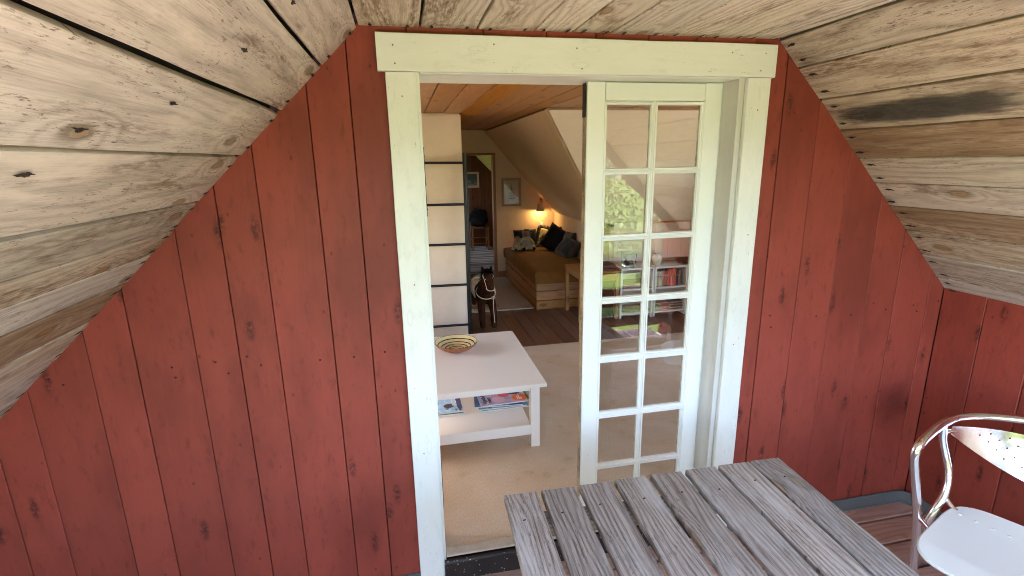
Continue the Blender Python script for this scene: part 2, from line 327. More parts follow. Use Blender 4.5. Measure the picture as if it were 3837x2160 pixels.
M_DOLLW = cloth('floral_doll_cloth', (.55, .48, .34), (.30, .30, .15), scale=100, var=.9)
M_DOLLP = cloth('pink_doll_cloth', (.40, .20, .14), (.45, .36, .25), scale=100, var=.9)
M_DOLLB = cloth('blue_grey_bonnet', (.30, .33, .30), (.50, .48, .38), scale=100)
M_TERRA = plain('terracotta', (.36, .115, .05), .6, nscale=60)

def grid_sheet(name):
    return name
# striped bowl glaze: dark rings over cream, from radius
t = NT('ringed_cream_glaze'); x, y, z = t.xyz(t.coords(False))
rr = t.math('SQRT', t.math('ADD', t.math('MULTIPLY', x, x), t.math('MULTIPLY', y, y)))
rr = t.math('ADD', rr, t.math('MULTIPLY', t.noise(t.coords(False), 7.0, 1.0), .006))
sn = t.math('SINE', t.math('MULTIPLY', rr, 2*pi/0.0235))
M_GLAZE = t.bsdf(t.mix(t.step(sn, .66, .80), (.66, .53, .27), (.012, .010, .012)), .14, 0, None, .6)

# ------------------------------------------------------------------ mesh helpers
def link(name, me, mat=None, parent=None, mw=None):
    o = bpy.data.objects.new(name, me); COL.objects.link(o)
    if mat is not None:
        if isinstance(mat, (list, tuple)):
            for m_ in mat: me.materials.append(m_)
        elif len(me.materials) == 0: me.materials.append(mat)
    if mw is not None: o.matrix_world = mw
    if parent is not None: o.parent = parent
    return o
def tag(o, label, cat=None, group=None, kind=None):
    o['label'] = label
    if cat: o['category'] = cat
    if group: o['group'] = group
    if kind: o['kind'] = kind
    return o
def thing(name, label, cat, loc=(0, 0, 0), group=None, kind=None):
    o = bpy.data.objects.new(name, None); COL.objects.link(o); o.location = loc
    o.empty_display_size = .1
    return tag(o, label, cat, group, kind)
def local(o_loc, p): return Vector(p) - Vector(o_loc)
def mesh_bm(bm, smooth=False, ang=None):
    bmesh.ops.recalc_face_normals(bm, faces=bm.faces)
    me = bpy.data.meshes.new('m'); bm.to_mesh(me); bm.free()
    if smooth:
        for p in me.polygons: p.use_smooth = True
        if ang:
            try: me.set_sharp_from_angle(angle=ang)
            except Exception: pass
    return me
def board_me(L, Wd, T, seg=1, jit=0.0, ch=0.002, warp=0.0):
    """chamfered board centred on its origin, long axis X"""
    bm = bmesh.new(); rings = []
    ph = random.random()*99
    for i in range(seg+1):
        x = -L/2 + L*i/seg
        jl = jit*mnoise.noise((x*3.1, ph, 0)); jr = jit*mnoise.noise((x*3.1, ph, 7)); wz = warp*mnoise.noise((x*1.1, ph, 3))
        a = -Wd/2+jl; b = Wd/2+jr; h = T/2
        prof = [(a+ch, -h), (b-ch, -h), (b, -h+ch), (b, h-ch), (b-ch, h), (a+ch, h), (a, h-ch), (a, -h+ch)]
        rings.append([bm.verts.new((x, p, q+wz)) for p, q in prof])
    for i in range(seg):
        for k in range(8): bm.faces.new((rings[i][k], rings[i][(k+1) % 8], rings[i+1][(k+1) % 8], rings[i+1][k]))
    bm.faces.new(rings[0]); bm.faces.new(rings[-1])
    return mesh_bm(bm)
def axes(c, X, Y):
    X = Vector(X).normalized(); Y = Vector(Y); Y = (Y - X*Y.dot(X)).normalized(); Z = X.cross(Y)
    m = Matrix.Identity(4)
    for i in range(3): m[i][0] = X[i]; m[i][1] = Y[i]; m[i][2] = Z[i]; m[i][3] = c[i]
    return m
def board(name, c, X, Y, L, Wd, T, mat, parent, seg=1, jit=0.0, ch=0.002, warp=0.0):
    me = board_me(L, Wd, T, seg, jit, ch, warp)
    o = link(name, me, mat)
    m = axes(c, X, Y)
    if parent is not None:
        o.parent = parent; m = Matrix.Translation(-parent.location) @ m
    o.matrix_local = m
    return o
def bbox(name, a, b, mat, parent=None, axis='X', ch=0.002, seg=1, jit=0):
    """board filling the box a..b with its grain along axis"""
    a = Vector(a); b = Vector(b); c = (a+b)/2; d = [abs(b[i]-a[i]) for i in range(3)]
    if axis == 'X': X, Y, L, Wd, T = (1, 0, 0), (0, 1, 0), d[0], d[1], d[2]
    elif axis == 'Y': X, Y, L, Wd, T = (0, 1, 0), (-1, 0, 0), d[1], d[0], d[2]
    else: X, Y, L, Wd, T = (0, 0, 1), (1, 0, 0), d[2], d[0], d[1]
    if T > Wd and axis != 'Z':
        if axis == 'X': Y = (0, 0, 1); Wd, T = d[2], d[1]
        else: Y = (0, 0, 1); Wd, T = d[2], d[0]
    elif axis == 'Z' and T > Wd: Y = (0, 1, 0); Wd, T = d[1], d[0]
    return board(name, c, X, Y, L, Wd, T, mat, parent, seg, jit, ch)
def tube_me(pts, r, n=12, cap=True, smooth_steps=0, closed=False):
    P = [Vector(p) for p in pts]
    R = r if isinstance(r, (list, tuple)) else [r]*len(P)
    for _ in range(smooth_steps):   # Chaikin, keeps ends
        Q = [P[0]]; RR = [R[0]]
        for i in range(len(P)-1):
            Q += [P[i]*.75+P[i+1]*.25, P[i]*.25+P[i+1]*.75]; RR += [R[i]*.75+R[i+1]*.25, R[i]*.25+R[i+1]*.75]
        Q.append(P[-1]); RR.append(R[-1]); P, R = Q, RR
    bm = bmesh.new(); rings = []
    tan0 = (P[1]-P[0]).normalized(); up = Vector((0, 0, 1)) if abs(tan0.z) < .9 else Vector((1, 0, 0))
    nrm = tan0.cross(up).normalized()
    for i, p in enumerate(P):
        if i == 0: tn = (P[1]-P[0])
        elif i == len(P)-1: tn = (P[-1]-P[-2])
        else: tn = (P[i+1]-P[i-1])
        tn.normalize(); nrm = (nrm - tn*nrm.dot(tn)).normalized(); bi = tn.cross(nrm)
        rings.append([bm.verts.new(p + (nrm*cos(2*pi*k/n)+bi*sin(2*pi*k/n))*R[i]) for k in range(n)])
    for i in range(len(P)-1):
        for k in range(n): bm.faces.new((rings[i][k], rings[i][(k+1) % n], rings[i+1][(k+1) % n], rings[i+1][k]))
    if cap: bm.faces.new(rings[0]); bm.faces.new(rings[-1])
    return mesh_bm(bm, True, radians(50))
def tube(name, pts, r, mat, parent=None, **k):
    off = parent.location if parent is not None else Vector()
    me = tube_me([Vector(p)-off for p in pts], r, **k)
    o = link(name, me, mat); o.parent = parent; return o
def lathe(name, prof, mat, loc=(0, 0, 0), n=40, parent=None):
    bm = bmesh.new(); rings = []
    for r_, z_ in prof:
        if r_ < 1e-5: rings.append([bm.verts.new((0, 0, z_))])
        else: rings.append([bm.verts.new((r_*cos(2*pi*k/n), r_*sin(2*pi*k/n), z_)) for k in range(n)])
    for a, b in zip(rings, rings[1:]):
        for k in range(n):
            if len(a) == 1: bm.faces.new((a[0], b[k], b[(k+1) % n]))
            elif len(b) == 1: bm.faces.new((a[k], b[0], a[(k+1) % n]))
            else: bm.faces.new((a[k], b[k], b[(k+1) % n], a[(k+1) % n]))
    me = mesh_bm(bm, True, radians(45)); o = link(name, me, mat); o.location = Vector(loc) - (parent.location if parent else Vector()); o.parent = parent
    return o
def prism(name, poly, mat, parent=None, frame=None, T=0.02, ch=0.0):
    """extrude a 2D polygon (in the XY plane of frame) by T along -Z of the frame"""
    bm = bmesh.new()
    a = [bm.verts.new((p[0], p[1], 0)) for p in poly]; b = [bm.verts.new((p[0], p[1], -T)) for p in poly]
    bm.faces.new(a); bm.faces.new(b[::-1]); n = len(poly)
    for i in range(n): bm.faces.new((a[i], b[i], b[(i+1) % n], a[(i+1) % n]))
    if ch: bmesh.ops.bevel(bm, geom=[e for e in bm.edges], offset=ch, segments=1, affect='EDGES')
    o = link(name, mesh_bm(bm), mat); m = frame or Matrix.Identity(4)
    if parent is not None: o.parent = parent; m = Matrix.Translation(-parent.location) @ m
    o.matrix_local = m
    return o
def quads(name, faces, mat, parent=None, thick=0.0):
    bm = bmesh.new()
    for f in faces: bm.faces.new([bm.verts.new(Vector(v) - (parent.location if parent else Vector())) for v in f])
    if thick:
        bmesh.ops.remove_doubles(bm, verts=bm.verts, dist=1e-4)
        bmesh.ops.recalc_face_normals(bm, faces=bm.faces)
        bmesh.ops.solidify(bm, geom=bm.faces[:], thickness=thick)
    me = mesh_bm(bm); o = link(name, me, mat); o.parent = parent; return o
def copy_tree(o, parent=None):
    c = o.copy(); COL.objects.link(c); c.parent = parent
    for ch_ in list(o.children): copy_tree(ch_, c)
    return c
def skin(name, verts, edges, radii, mat, parent=None, sub=2, root=0):
    me = bpy.data.meshes.new('m'); off = parent.location if parent else Vector()
    me.from_pydata([tuple(Vector(v)-off) for v in verts], edges, []); o = link(name, me, mat); o.parent = parent
    md = o.modifiers.new('skin', 'SKIN'); md.use_smooth_shade = True
    sv = me.skin_vertices[0].data
    for i, r_ in enumerate(radii):
        sv[i].radius = (r_, r_) if not isinstance(r_, tuple) else r_
        sv[i].use_root = (i == root)
    ms = o.modifiers.new('sub', 'SUBSURF'); ms.levels = sub; ms.render_levels = sub
    return o
def blob(name, c, r, mat, parent=None, seg=16, noise_a=0.0, nf=8.0, rot=None):
    bm = bmesh.new(); bmesh.ops.create_uvsphere(bm, u_segments=seg, v_segments=seg*3//4, radius=1)
    for v in bm.verts:
        k = 1 + noise_a*mnoise.noise(v.co*nf*.3 + Vector(c)*5)
        v.co = Vector((v.co.x*r[0]*k, v.co.y*r[1]*k, v.co.z*r[2]*k))
        if rot: v.co.rotate(Euler(rot))
    o = link(name, mesh_bm(bm, True), mat); o.location = Vector(c) - (parent.location if parent else Vector()); o.parent = parent; return o

X_, Y_, Z_ = (1, 0, 0), (0, 1, 0), (0, 0, 1)
# ================================================================== PORCH
FRONT = -2.15            # front edge of the porch roof
L0 = (-.105, 2.153); R0 = (1.431, 2.156)
LS = .989; RS = 1.035    # fall per metre of the two sloping sides
def prof_z(x):
    if x < L0[0]: return L0[1] - (L0[0]-x)*LS
    if x > R0[0]: return R0[1] - (x-R0[0])*RS
    return 2.155
XR = 2.44; XL = -2.05
# ---- back wall of red boards
wall = thing('red_board_wall', 'red painted wall of upright boards around the white doorway', 'wall')
xs_l = [XL, -1.92, -1.75, -1.585, -1.379, -1.251, -1.056, -.920, -.733, -.598, -.468, -.281, -.148, .046]
xs_r = [1.334, 1.481, 1.645, 1.825, 2.013, 2.17, 2.357, XR]
def wall_board(x0, x1, z0, z1f, gap=.0015, yy=0.0):
    a, b = x0+gap, x1-gap
    top = [(b, z1f(b))]
    for k in (L0[0], R0[0]):
        if a < k < b: top.append((k, z1f(k)))
    top.append((a, z1f(a)))
    yo = random.uniform(-.0015, .0025)
    # frame: local x = world z (grain), local y = world x ; local z = x cross y = world y ; face towards -y
    cx = (a+b)/2; m = axes((cx, yy+yo+.018, z0), Z_, X_)
    poly = [(0, a-cx), (0, b-cx)] + [(zz-z0, xx-cx) for xx, zz in top]
    return prism('board', poly, M_RED, wall, m, T=.018, ch=.0016)
for a, b in zip(xs_l, xs_l[1:]): wall_board(a, b, .02, lambda x: prof_z(x)+.01)
for a, b in zip(xs_r, xs_r[1:]): wall_board(a, b, .02, lambda x: prof_z(x)+.01)
for a, b in zip([.046, .30, .52, .70, .90, 1.09], [.30, .52, .70, .90, 1.09, 1.334]): wall_board(a, b, 2.03, lambda x: prof_z(x)+.01)
quads('backing', [[(XL-.1, .03, -.1), (.045, .03, -.1), (.045, .03, 2.3), (XL-.1, .03, 2.3)], [(1.33, .03, -.1), (XR+.1, .03, -.1), (XR+.1, .03, 2.3), (1.33, .03, 2.3)],
      [(.045, .03, 2.06), (1.33, .03, 2.06), (1.33, .03, 2.3), (.045, .03, 2.3)]], M_DARKRED, wall, .01)
# ---- right side wall (low)
swall = thing('red_side_wall', 'low red board wall on the right under the sloping roof boards', 'wall')
ys = [0.0, -.187, -.379, -.55, -.72, -.90, -1.06, -1.24, -1.41, -1.58, -1.77, -1.93, -2.1, -2.28, -2.43]
for a, b in zip(ys, ys[1:]):
    o = board('board', (XR+.009+random.uniform(-.001, .002), (a+b)/2, .585), Z_, Y_, 1.12, a-b-.0045, .018, M_RED, swall, ch=.0016)
quads('backing', [[(XR+.03, .1, -.1), (XR+.03, FRONT, -.1), (XR+.03, FRONT, 1.2), (XR+.03, .1, 1.2)]], M_DARKRED, swall, .01)
lwall = thing('red_side_wall', 'low red board wall on the far left where the roof comes down', 'wall')
for a, b in zip(ys, ys[1:]):
    board('board', (XL-.009, (a+b)/2, .12), Z_, Y_, .24, a-b-.0045, .018, M_RED, lwall, ch=.0016)

# ---- sloping and flat roof boards
def slope_set(name, label, pts, mat, gaps, alt={}, T=.022):
    root = thing(name, label, 'ceiling', kind='structure')
    for i, (p, q) in enumerate(zip(pts, pts[1:])):
        d = Vector((q[0]-p[0], 0, q[1]-p[1])); w = d.length; d.normalize()
        nrm = Vector((d.z, 0, -d.x))
        if nrm.z < 0: nrm = -nrm            # outward
        g = gaps[i] if i < len(gaps) else .004
        c = Vector(((p[0]+q[0])/2, (FRONT)/2, (p[1]+q[1])/2)) + nrm*(T/2+random.uniform(0, .003))
        c = c + d*(g/2)
        board('plank', c, (0, 1, 0), tuple(d), -FRONT, w-g, T, alt.get(i, mat), root, seg=22, jit=.0035, ch=.0022, warp=.004)
    return root
left_pts = [(-.105, 2.153), (-.224, 2.033), (-.363, 1.895), (-.502, 1.758), (-.645, 1.617), (-.735, 1.527), (-.813, 1.452), (-.898, 1.366), (-1.025, 1.242), (-1.149, 1.12), (-1.27, 1.0), (-1.40, .872), (-1.53, .745), (-1.66, .615), (-1.80, .476), (-1.94, .338), (-2.05, .23)]
lc = slope_set('left_roof_slope', 'pale weathered roof boards sloping down on the left', left_pts, M_WOODL, [.005, .009, .015, .012, .009, .008, .004, .013, .006, .007, .005], {4: M_WOODR, 5: M_WOODR, 7: M_WOODB, 8: M_WOODR, 10: M_WOODR})
right_pts = [(1.431, 2.156), (1.526, 2.058), (1.642, 1.943), (1.754, 1.825), (1.863, 1.715), (1.962, 1.612), (2.056, 1.512), (2.159, 1.405), (2.273, 1.288), (2.385, 1.174), (2.455, 1.10)]
rc = slope_set('right_roof_slope', 'browner weathered roof boards sloping down on the right', right_pts, M_WOODR, [.007, .008, .009, .008, .006, .007, .006, .006, .006, .005], {3: M_WOODB, 6: M_WOODB, 5: M_WOODL, 9: M_WOODL})
xf = [-.105, .089, .281, .475, .614, .753, .952, 1.125, 1.27, 1.431]
fc = thing('flat_roof_boards', 'flat weathered boards overhead between the two slopes', 'ceiling', kind='structure')
for i, (a, b) in enumerate(zip(xf, xf[1:])):
    g = [.008, .012, .006, .008, .006, .004, .006, .004, .005][i]
    board('plank', ((a+b)/2, FRONT/2, 2.167+random.uniform(0, .002)), (0, 1, 0), (1, 0, 0), -FRONT, b-a-g, .022, M_WOODC, fc, seg=22, jit=.003, ch=.002, warp=.003)
# soot-like dark streak on one right slope board is a wear mark with its own shape
t = NT('dark_mould_streak'); P = t.coords(False); x, y, z = t.xyz(P)
e = t.math('ADD', t.math('POWER', t.math('ABSOLUTE', t.math('DIVIDE', x, .31)), 4.0), t.math('POWER', t.math('ABSOLUTE', t.math('DIVIDE', y, .044)), 3.0))
e = t.math('ADD', e, t.math('MULTIPLY', t.math('SUBTRACT', t.noise(t.comb(t.math('MULTIPLY', x, 8.0), t.math('MULTIPLY', y, 60.0), 0), 1.0, 4.0), .5), 2.6))
af = t.math('MULTIPLY', t.step(e, .2, 1.5, 1, 0), .80)
b_ = t.n('ShaderNodeBsdfPrincipled'); t.put(b_.inputs['Base Color'], t.mix(t.noise(t.comb(t.math('MULTIPLY', x, 7.0), t.math('MULTIPLY', y, 300.0), 0), 1.0, 3.0), (.035, .03, .025), (.09, .075, .06)))
t.put(b_.inputs['Roughness'], .9)
tp = t.n('ShaderNodeBsdfTransparent'); mm = t.n('ShaderNodeMixShader'); t.put(mm.inputs[0], af)
t.t.links.new(tp.outputs[0], mm.inputs[1]); t.t.links.new(b_.outputs[0], mm.inputs[2]); t.t.links.new(mm.outputs[0], t.out.inputs[0])
M_MOULD = t.m
def on_right(s, y):   # s in x; returns point on underside of the right slope
    return Vector((s, y, R0[1]-(s-R0[0])*RS))
dr = Vector((1, 0, -RS)).normalized(); nr = Vector((-RS, 0, -1)).normalized()   # inward normal
c = on_right(1.703, -.36) + nr*.0045
bm = bmesh.new()
vs = [bm.verts.new((sx*.36, sy*.072, 0)) for sx, sy in ((-1, -1), (1, -1), (1, 1), (-1, 1))]; bm.faces.new(vs)
o = link('mould_streak', mesh_bm(bm), M_MOULD, rc); o.matrix_local = axes(c, (0, 1, 0), dr)
# nails with black weeping stains near the wall on every plank, bigger ones further out on the left
def nail_me(a, b, n=26, sd=0):
    bm = bmesh.new(); top = []; rn = random.Random(sd*7+1)
    for k in range(n):
        th = 2*pi*k/n; q = .75+.35*rn.random()
        if abs(cos(th)) > .86 and rn.random() < .55: q *= 1.5+rn.random()*1.1
        top.append(bm.verts.new((a*q*cos(th), b*q*sin(th), 0)))
    cc_ = bm.verts.new((0, 0, .0016))
    for k in range(n): bm.faces.new((top[k], top[(k+1) % n], cc_))
    return mesh_bm(bm)
nmesh = [nail_me(.014, .0058, sd=i) for i in range(5)]
for m_ in nmesh: m_.materials.append(M_NAIL)
big = [nail_me(.011, .0058, 30, sd=i+9) for i in range(3)]
for m_ in big: m_.materials.append(M_NAIL)
dl = Vector((-1, 0, -LS)).normalized(); nl = Vector((LS, 0, -1)).normalized()
def nail(parent, c, d, n, me):
    o = bpy.data.objects.new('nail', me); COL.objects.link(o); o.parent = parent; o.matrix_local = axes(c+n*.003, (0, 1, 0), d)
    Z = (Vector((0, 1, 0)).cross(d))
    if Z.dot(n) < 0: o.matrix_local = axes(c+n*.003, (0, -1, 0), d)
for p, q in zip(left_pts, left_pts[1:]):
    for f in (.22, .8):
        c = Vector((p[0]+(q[0]-p[0])*f, -.022-random.uniform(0, .015), p[1]+(q[1]-p[1])*f)); nail(lc, c, dl, nl, random.choice(nmesh))
for p, q in zip(right_pts, right_pts[1:]):
    for f in (.25, .78):
        c = Vector((p[0]+(q[0]-p[0])*f, -.03-random.uniform(0, .02), p[1]+(q[1]-p[1])*f)); nail(rc, c, dr, nr, random.choice(nmesh))
for a, b in zip(xf, xf[1:]):
    for f in (.2, .8): nail(fc, Vector((a+(b-a)*f, -.02-random.uniform(0, .01), 2.155)), Vector((1, 0, 0)), Vector((0, 0, -1)), random.choice(nmesh))
for (x, y) in ((-.30, -.62), (-.415, -.72), (-.475, -.92), (-.54, -.95), (-.20, -.60)):
    nail(lc, Vector((x, y, L0[1]-(L0[0]-x)*LS)), dl, nl, random.choice(big))
for (za, jit_) in ((1.02, .02), (1.06, .015)):
    for xx in (-1.32, -1.15, -.98, -.82, -.66, -.53, -.37, -.22, -.08, 1.40, 1.56, 1.73, 1.92, 2.09, 2.26, 2.40):
        if random.random() < .72:
            o = blob('nail_head', (xx+random.uniform(-.05, .05), -.0022, za+random.uniform(-jit_, jit_)), (.0038, .0015, .0038), M_DARKRED, wall, 8)
t = NT('soft_dark_blotch'); P = t.coords(False); x, y, z = t.xyz(P)  # soft-edged darker blotch on the red boards near the right corner
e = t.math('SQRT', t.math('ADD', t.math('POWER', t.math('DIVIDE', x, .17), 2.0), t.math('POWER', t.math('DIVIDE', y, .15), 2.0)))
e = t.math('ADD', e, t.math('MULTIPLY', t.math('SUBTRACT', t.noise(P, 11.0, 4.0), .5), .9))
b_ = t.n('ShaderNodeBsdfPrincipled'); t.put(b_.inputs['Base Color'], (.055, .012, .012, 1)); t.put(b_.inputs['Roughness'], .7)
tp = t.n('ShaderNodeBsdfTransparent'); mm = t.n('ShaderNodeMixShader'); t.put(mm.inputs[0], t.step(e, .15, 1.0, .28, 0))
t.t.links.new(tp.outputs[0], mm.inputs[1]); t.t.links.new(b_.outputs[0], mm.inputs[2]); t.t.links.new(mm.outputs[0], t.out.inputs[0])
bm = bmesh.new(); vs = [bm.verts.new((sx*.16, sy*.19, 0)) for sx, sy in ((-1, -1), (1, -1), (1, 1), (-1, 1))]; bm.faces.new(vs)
o = link('dark_blotch', mesh_bm(bm), t.m, wall); o.matrix_local = axes((2.26, -.005, .55), Z_, X_)
# roof deck above, and barge boards in front
roof = thing('porch_roof', 'dark roof covering above the weathered boards', 'roof')
quads('covering', [[(-2.3, FRONT-.1, .02), (-.12, FRONT-.1, 2.22), (-.12, .02, 2.22), (-2.3, .02, .02)], [(-.12, FRONT-.1, 2.22), (1.45, FRONT-.1, 2.22), (1.45, .02, 2.22), (-.12, .02, 2.22)],
      [(1.45, FRONT-.1, 2.22), (2.65, FRONT-.1, 1.0), (2.65, .02, 1.0), (1.45, .02, 2.22)]], M_DARK, roof, .02)
for p, q in (((-2.1, .14), (-.12, 2.13)), ((-.12, 2.13), (1.45, 2.13)), ((1.45, 2.13), (2.55, 1.0))):
    d = Vector((q[0]-p[0], 0, q[1]-p[1])); board('barge_board', ((p[0]+q[0])/2, FRONT-.02, (p[1]+q[1])/2), d, (0, 0, 1), d.length+.06, .15, .025, M_RED, roof)

# ---- deck floor
deck = thing('deck_floor', 'reddish brown deck planks of the porch floor', None, kind='structure')
yy = -.02; 
for i in range(19):
    wdt = .128 if i else .09
    board('plank', (.2, yy-wdt/2, -.014+random.uniform(-.002, .002)), X_, Y_, 4.5, wdt, .028, M_DECK, deck, seg=20, jit=.002, ch=.003)
    yy -= wdt+.012
quads('underfloor', [[(-2.3, .1, -.06), (2.6, .1, -.06), (2.6, FRONT, -.06), (-2.3, FRONT, -.06)]], M_DARK, deck, .01)

# ---- grey felt upstand at the foot of the wall
def upstand(name, label, path, grp):
    pts = [Vector(p) for p in path]; bm = bmesh.new(); rows = []
    prof = [(.0, .052), (.005, .053), (.008, .042), (.011, .026), (.015, .010), (.022, .005), (.027, .002)]
    # offsets towards the inside of the porch
    for i, p in enumerate(pts):
        if i == 0: tn = pts[1]-pts[0]
        elif i == len(pts)-1: tn = pts[-1]-pts[-2]
        else: tn = pts[i+1]-pts[i-1]
        tn.normalize(); inn = Vector((tn.y, -tn.x, 0))
        wv_ = .003*mnoise.noise(p*9)
        rows.append([bm.verts.new(p + inn*(o_+wv_) + Vector((0, 0, z_+wv_))) for o_, z_ in prof])
    for a, b in zip(rows, rows[1:]):
        for k in range(len(prof)-1): bm.faces.new((a[k], a[k+1], b[k+1], b[k]))
    o = link(name, mesh_bm(bm, True), M_FELT); sm = o.modifiers.new('s', 'SOLIDIFY'); sm.thickness = .003; sm.offset = 0
    return tag(o, label, 'felt strip', grp)
pth = [(1.40+i*.05, -.001, 0) for i in range(19)]
cc0 = (2.36, -.08)
pth += [(cc0[0]+.079*sin(a), cc0[1]+.079*cos(a), 0) for a in [radians(k) for k in (10, 25, 40, 55, 70, 85)]]
pth += [(2.439, -.12-.06*i, 0) for i in range(38)]
upstand('felt_upstand', 'grey felt strip curving round the right hand corner of the deck', pth, 'felt strips at the wall foot')
upstand('felt_upstand', 'grey felt strip at the wall foot left of the white door casing', [(-2.0+.05*i, -.001, 0) for i in range(40)]+[(-.02, -.001, 0)], 'felt strips at the wall foot')

# ---- door frame
fr_ = thing('door_frame', 'white painted wooden frame around the open doorway', 'door frame')
bbox('header_board', (-.053, -.028, 2.017), (1.409, -.003, 2.132), M_WHITE, fr_, 'X', seg=16, jit=.002)
bbox('casing_board', (-.030, -.024, -.005), (.070, -.003, 2.015), M_WHITE, fr_, 'Z', seg=16, jit=.0015)
bbox('casing_board', (1.300, -.024, -.005), (1.397, -.003, 2.015), M_WHITE, fr_, 'Z', seg=16, jit=.0015)
bbox('jamb', (.040, .0, .0), (.080, .145, 2.02), M_WHITE, fr_, 'Z')
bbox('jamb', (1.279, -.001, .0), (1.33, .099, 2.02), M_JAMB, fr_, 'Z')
bbox('jamb', (1.279, .101, .0), (1.33, .22, 2.02), M_WHITE2, fr_, 'Z')
bbox('head_jamb', (.082, -.002, 2.015), (1.277, .22, 2.05), M_WHITE, fr_, 'X')
for xx, zz in ((.0, 2.095), (.003, 2.04), (.33, 2.105), (.62, 2.10), (.64, 2.035), (1.22, 2.10), (1.36, 2.10), (1.345, 2.04), (.02, 1.94), (.02, 1.30), (.015, .62), (1.35, 1.90), (1.36, 1.42), (1.34, .95)):
    blob('nail_hole', (xx, -.0285 if zz > 2.017 else -.0245, zz), (.0028, .0012, .0028), M_CRACK, fr_, 8)
h1 = bbox('hinge_plate', (.0795, .05, 1.535), (.0845, .085, 1.78), M_STEEL, fr_, 'Z', ch=.001)
for zz in (1.56, 1.65, 1.75): blob('screw', (.0855, .066, zz), (.002, .006, .006), M_SCREW, h1 if False else fr_, 8)
bbox('hinge_plate', (.0795, .05, .30), (.0845, .085, .53), M_STEEL, fr_, 'Z', ch=.001)
bbox('threshold', (.082, -.001, .101), (1.277, .045, .112), M_RUG, fr_, 'X')
stp = tag(bbox('door_step', (.072, -.028, .0), (1.30, -.002, .098), M_BITU, None, 'X', ch=.006), 'black gritty bitumen covered step under the open doorway', 'step')

# ---- glazed right door leaf
leaf = thing('glazed_door', 'white door leaf with two columns of small old glass panes', 'door', (.99, .12, .085))
D0, D1 = .100, .140
xs0, xa, xb, xc, xd, xs1 = .708, .793, .974, 1.005, 1.190, 1.277
def lb(name, a, b, ax, mat=M_WHITE2, ch=.0025, par=leaf): return bbox(name, a, b, mat, par, ax, ch)
lb('stile', (xs0, D0, .088), (xa-.012, D1, 2.012), 'Z'); lb('stile', (xd+.012, D0, .088), (xs1, D1, 2.012), 'Z')
lb('rail', (xa-.010, D0+.001, 1.945), (xd+.010, D1-.001, 2.011), 'X'); lb('rail', (xa-.010, D0+.001, .089), (xd+.010, D1-.001, .135), 'X')
bbox('dark_gap', (xs0-.0072, D0+.002, 1.885), (xs0-.0042, D1-.004, 2.008), M_DARK, leaf, 'Z', seg=12, jit=.003)
# split, bare edge of the stile
bbox('split_edge', (xs0-.004, D0+.006, .10), (xs0-.0005, D1-.002, 2.0), M_CRACK, leaf, 'Z', seg=40, jit=.004)
zt = [1.930, 1.665, 1.400, 1.132, .866, .600, .343]; zb_ = [1.692, 1.427, 1.162, .901, .634, .371, .150]
def rebate(x0, x1, z0, z1):
    # moulded glazing bead ring round one pane
    bm = bmesh.new()
    rings = []
    for (o_, d_) in ((-.012, .0012), (-.009, .0005), (-.0075, .004), (-.003, .0045), (.0, .011), (.0, .020)):
        rings.append([bm.verts.new((xx, D0+d_, zz)) for xx, zz in ((x0+o_, z0+o_), (x1-o_, z0+o_), (x1-o_, z1-o_), (x0+o_, z1-o_))])
    for a, b in zip(rings, rings[1:]):
        for k in range(4): bm.faces.new((a[k], a[(k+1) % 4], b[(k+1) % 4], b[k]))
    for v in bm.verts: v.co -= leaf.location
    o = link('glazing_bead', mesh_bm(bm), M_WHITE2, leaf); return o
for i in range(7):
    for (x0, x1) in ((xa, xa+.181), (xc, xc+.185)):
        rebate(x0, x1, zb_[i], zt[i])
        p_ = bbox('pane', (x0-.002, D0+.018, zb_[i]-.002), (x1+.002, D0+.0215, zt[i]+.002), M_GLASS, leaf, 'Z', ch=0)
        # ragged putty line left on the right and bottom edge
        bbox('putty', (x1-.0035, D0+.011, zb_[i]), (x1, D0+.0175, zt[i]), M_PUTTY, leaf, 'Z', ch=.001, seg=24, jit=.004)
    if i < 6: lb('glazing_bar', (xa-.0118, D0+.0022, zt[i+1]+.0105), (xd+.0118, D1-.004, zb_[i]-.0105), 'X')
lb('glazing_bar', (xa+.181+.011, D0+.0027, .13), (xc-.011, D1-.005, 1.95), 'Z')

# ---- slatted table
tb = thing('slatted_table', 'grey weathered outdoor table with spaced wooden slats', 'table', (.70, -1.1, 0))
ang = radians(2.6); ux = Vector((cos(ang), sin(ang)*.3, 0)).normalized(); uy = Vector((-sin(ang)*-1.0, cos(ang), 0))
sl = [(.249, .357), (.368, .479), (.491, .601), (.614, .724), (.738, .849), (.863, .975), (.985, 1.103), (1.107, 1.216)]
cum = [(a-.005, b-.0085) for a, b in sl]
dirv = Vector((.040, 1, 0)).normalized(); lx = Vector((1, -.040, 0)).normalized()
for i, (a, b) in enumerate(cum):
    yend = -.488 - .0015*i + random.uniform(-.002, .002)
    Ls = 1.22; w = b-a
    p_end = Vector(((a+b)/2+.002, yend, .72)); c = p_end - dirv*Ls/2; c.z = .709
    board('slat', c, dirv, lx*-1, Ls, w, .022, M_TABLE, tb, seg=14, jit=.0015, ch=.003, warp=.001)
for yy_ in (-.60, -1.09, -1.58):
    board('batten', (.715, yy_, .676), lx, dirv, .90, .07, .04, M_TABLE, tb, ch=.004)
for sx, yy_ in ((.31, -.60), (1.14, -.60), (.27, -1.58), (1.10, -1.58)):
    bbox('leg', (sx-.03, yy_-.03-.05, .0), (sx+.03, yy_+.03-.05, .655), M_TABLE, tb, 'Z', ch=.004)
for (x0_, y0_, x1_, y1_) in ((.31, -.60, 1.14, -.60), (.27, -1.58, 1.10, -1.58)):
    pass
for i, (a, b) in enumerate(cum):
    pass
me_s = nail_me(.0035, .0035, 12, 3); me_s.materials.append(M_NAIL)
